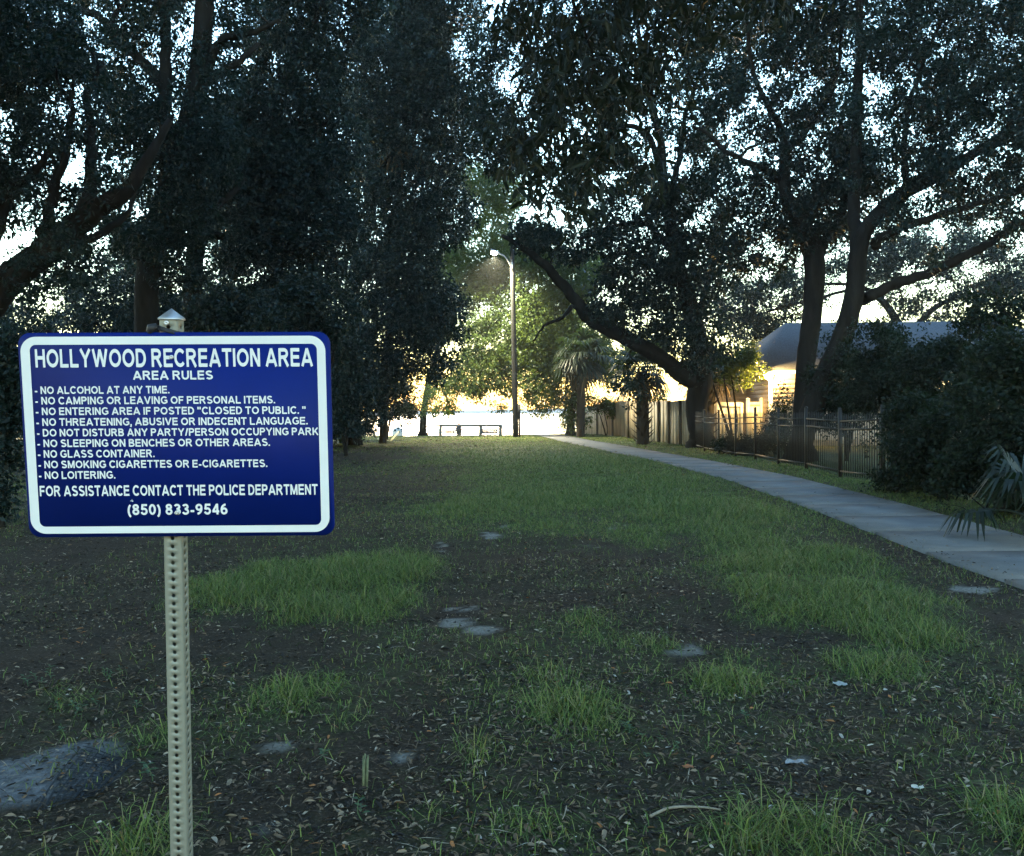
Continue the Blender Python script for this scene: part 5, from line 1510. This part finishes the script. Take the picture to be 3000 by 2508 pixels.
def scrap(pxy, sz, mt, name, label, cat, seed):
    g_ = ground_pt(*pxy); z0 = gz1(g_[0], g_[1]) + .012
    u_, v_ = np.meshgrid(np.linspace(-1, 1, 9), np.linspace(-1, 1, 7)); p = np.stack([u_.ravel(), v_.ravel(), 0 * u_.ravel()], -1)
    hz = (vnoise(p * 2.1 + seed) - .3) * sz * .55
    edge = .8 + .35 * vnoise(p * 3 + seed * 2)
    V = np.stack([g_[0] + p[:, 0] * sz * edge, g_[1] + p[:, 1] * sz * .6 * edge, z0 + np.maximum(hz, 0)], -1)
    i_, j_ = np.meshgrid(np.arange(6), np.arange(8), indexing='ij'); a_ = (i_ * 9 + j_).ravel()
    tag(build(name, V, [np.stack([a_, a_ + 1, a_ + 10, a_ + 9], -1)], mt, smooth=True), label, cat)
scrap((2330, 2256), .040, M['litterwhite'], "paper_scrap", "crumpled white scrap lying on the litter in the right foreground", "litter", 1)
scrap((2462, 2002), .038, mat("grey_leaf", (.24, .25, .25), .7, .3, var=.2, scale=40), "dry_leaf", "large curled grey leaf on the soil right of the round grass tuft", "leaf", 4)
scrap((2015, 2278), .022, mat("orange_leaf", (.22, .085, .035), .7, .3), "dry_leaf", "small orange brown fallen leaf in the middle foreground", "leaf", 6)
scrap((2690, 2325), .024, mat("pale_leaf", (.45, .43, .38), .7, .3), "dry_leaf", "pale curled leaf on dark soil at lower right", "leaf", 8)

# woven plastic mat under the fill at lower left
QC = [ground_pt(*p)[:2] for p in ((240, 2200), (400, 2238), (292, 2332), (108, 2382))]
mb = MB()
def quad_pt(u_, v_): return (QC[0] * (1 - u_)[:, None] + QC[1] * u_[:, None]) * (1 - v_)[:, None] + (QC[3] * (1 - u_)[:, None] + QC[2] * u_[:, None]) * v_[:, None]
def strand(p, up):
    d_ = np.gradient(p, axis=0); d_ /= np.linalg.norm(d_, axis=1)[:, None]; w_ = np.stack([-d_[:, 1], d_[:, 0]], -1) * .0042
    z_ = gz(p[:, 0], p[:, 1]) + .018 * sstep(.15, .9, blob_field(GEO, p[:, 0], p[:, 1])) + up + .004 * noise2(p[:, 0], p[:, 1], .06, 71)
    k_ = len(p); mb.add(np.vstack([np.c_[p - w_, z_], np.c_[p + w_, z_]]), [np.array([(q, q + k_, q + k_ + 1, q + 1) for q in range(k_ - 1)])])
for v_ in np.linspace(0, 1, 17):
    u_ = np.linspace(.10 * noise2(v_, 0, .15, 72) , 1 - .14 * noise2(v_, 3, .15, 73), 24); strand(quad_pt(u_, np.full(24, v_)), .006)
for u_ in np.linspace(0, 1, 10):
    v_ = np.linspace(.05 * noise2(u_, 0, .15, 74), 1 - .10 * noise2(u_, 5, .15, 75), 40); strand(quad_pt(np.full(40, u_), v_), .008)
tag(mb.build("erosion_mat", M['grid']), "dark woven mesh mat showing beside the grey fill at lower left", "mat")

# ------------------------------------------------------------------ added haze: stands in for lens veil and lamp glow
hz = bpy.data.materials.new("haze"); hz.use_nodes = True
t = hz.node_tree; t.nodes.remove(t.nodes["Principled BSDF"])
pv = t.nodes.new("ShaderNodeVolumePrincipled"); pv.inputs["Density"].default_value = .00045; pv.inputs["Color"].default_value = (.9, .93, .97, 1); pv.inputs["Anisotropy"].default_value = .35
t.links.new(pv.outputs[0], t.nodes["Material Output"].inputs["Volume"])
mb = MB(); mb.box((0, 620, 10), (2400, 1800, 34)); tag(mb.build("haze", hz), "thin evening haze over the lawn and water", "haze", kind="stuff")
S.cycles.volume_bounces = 0
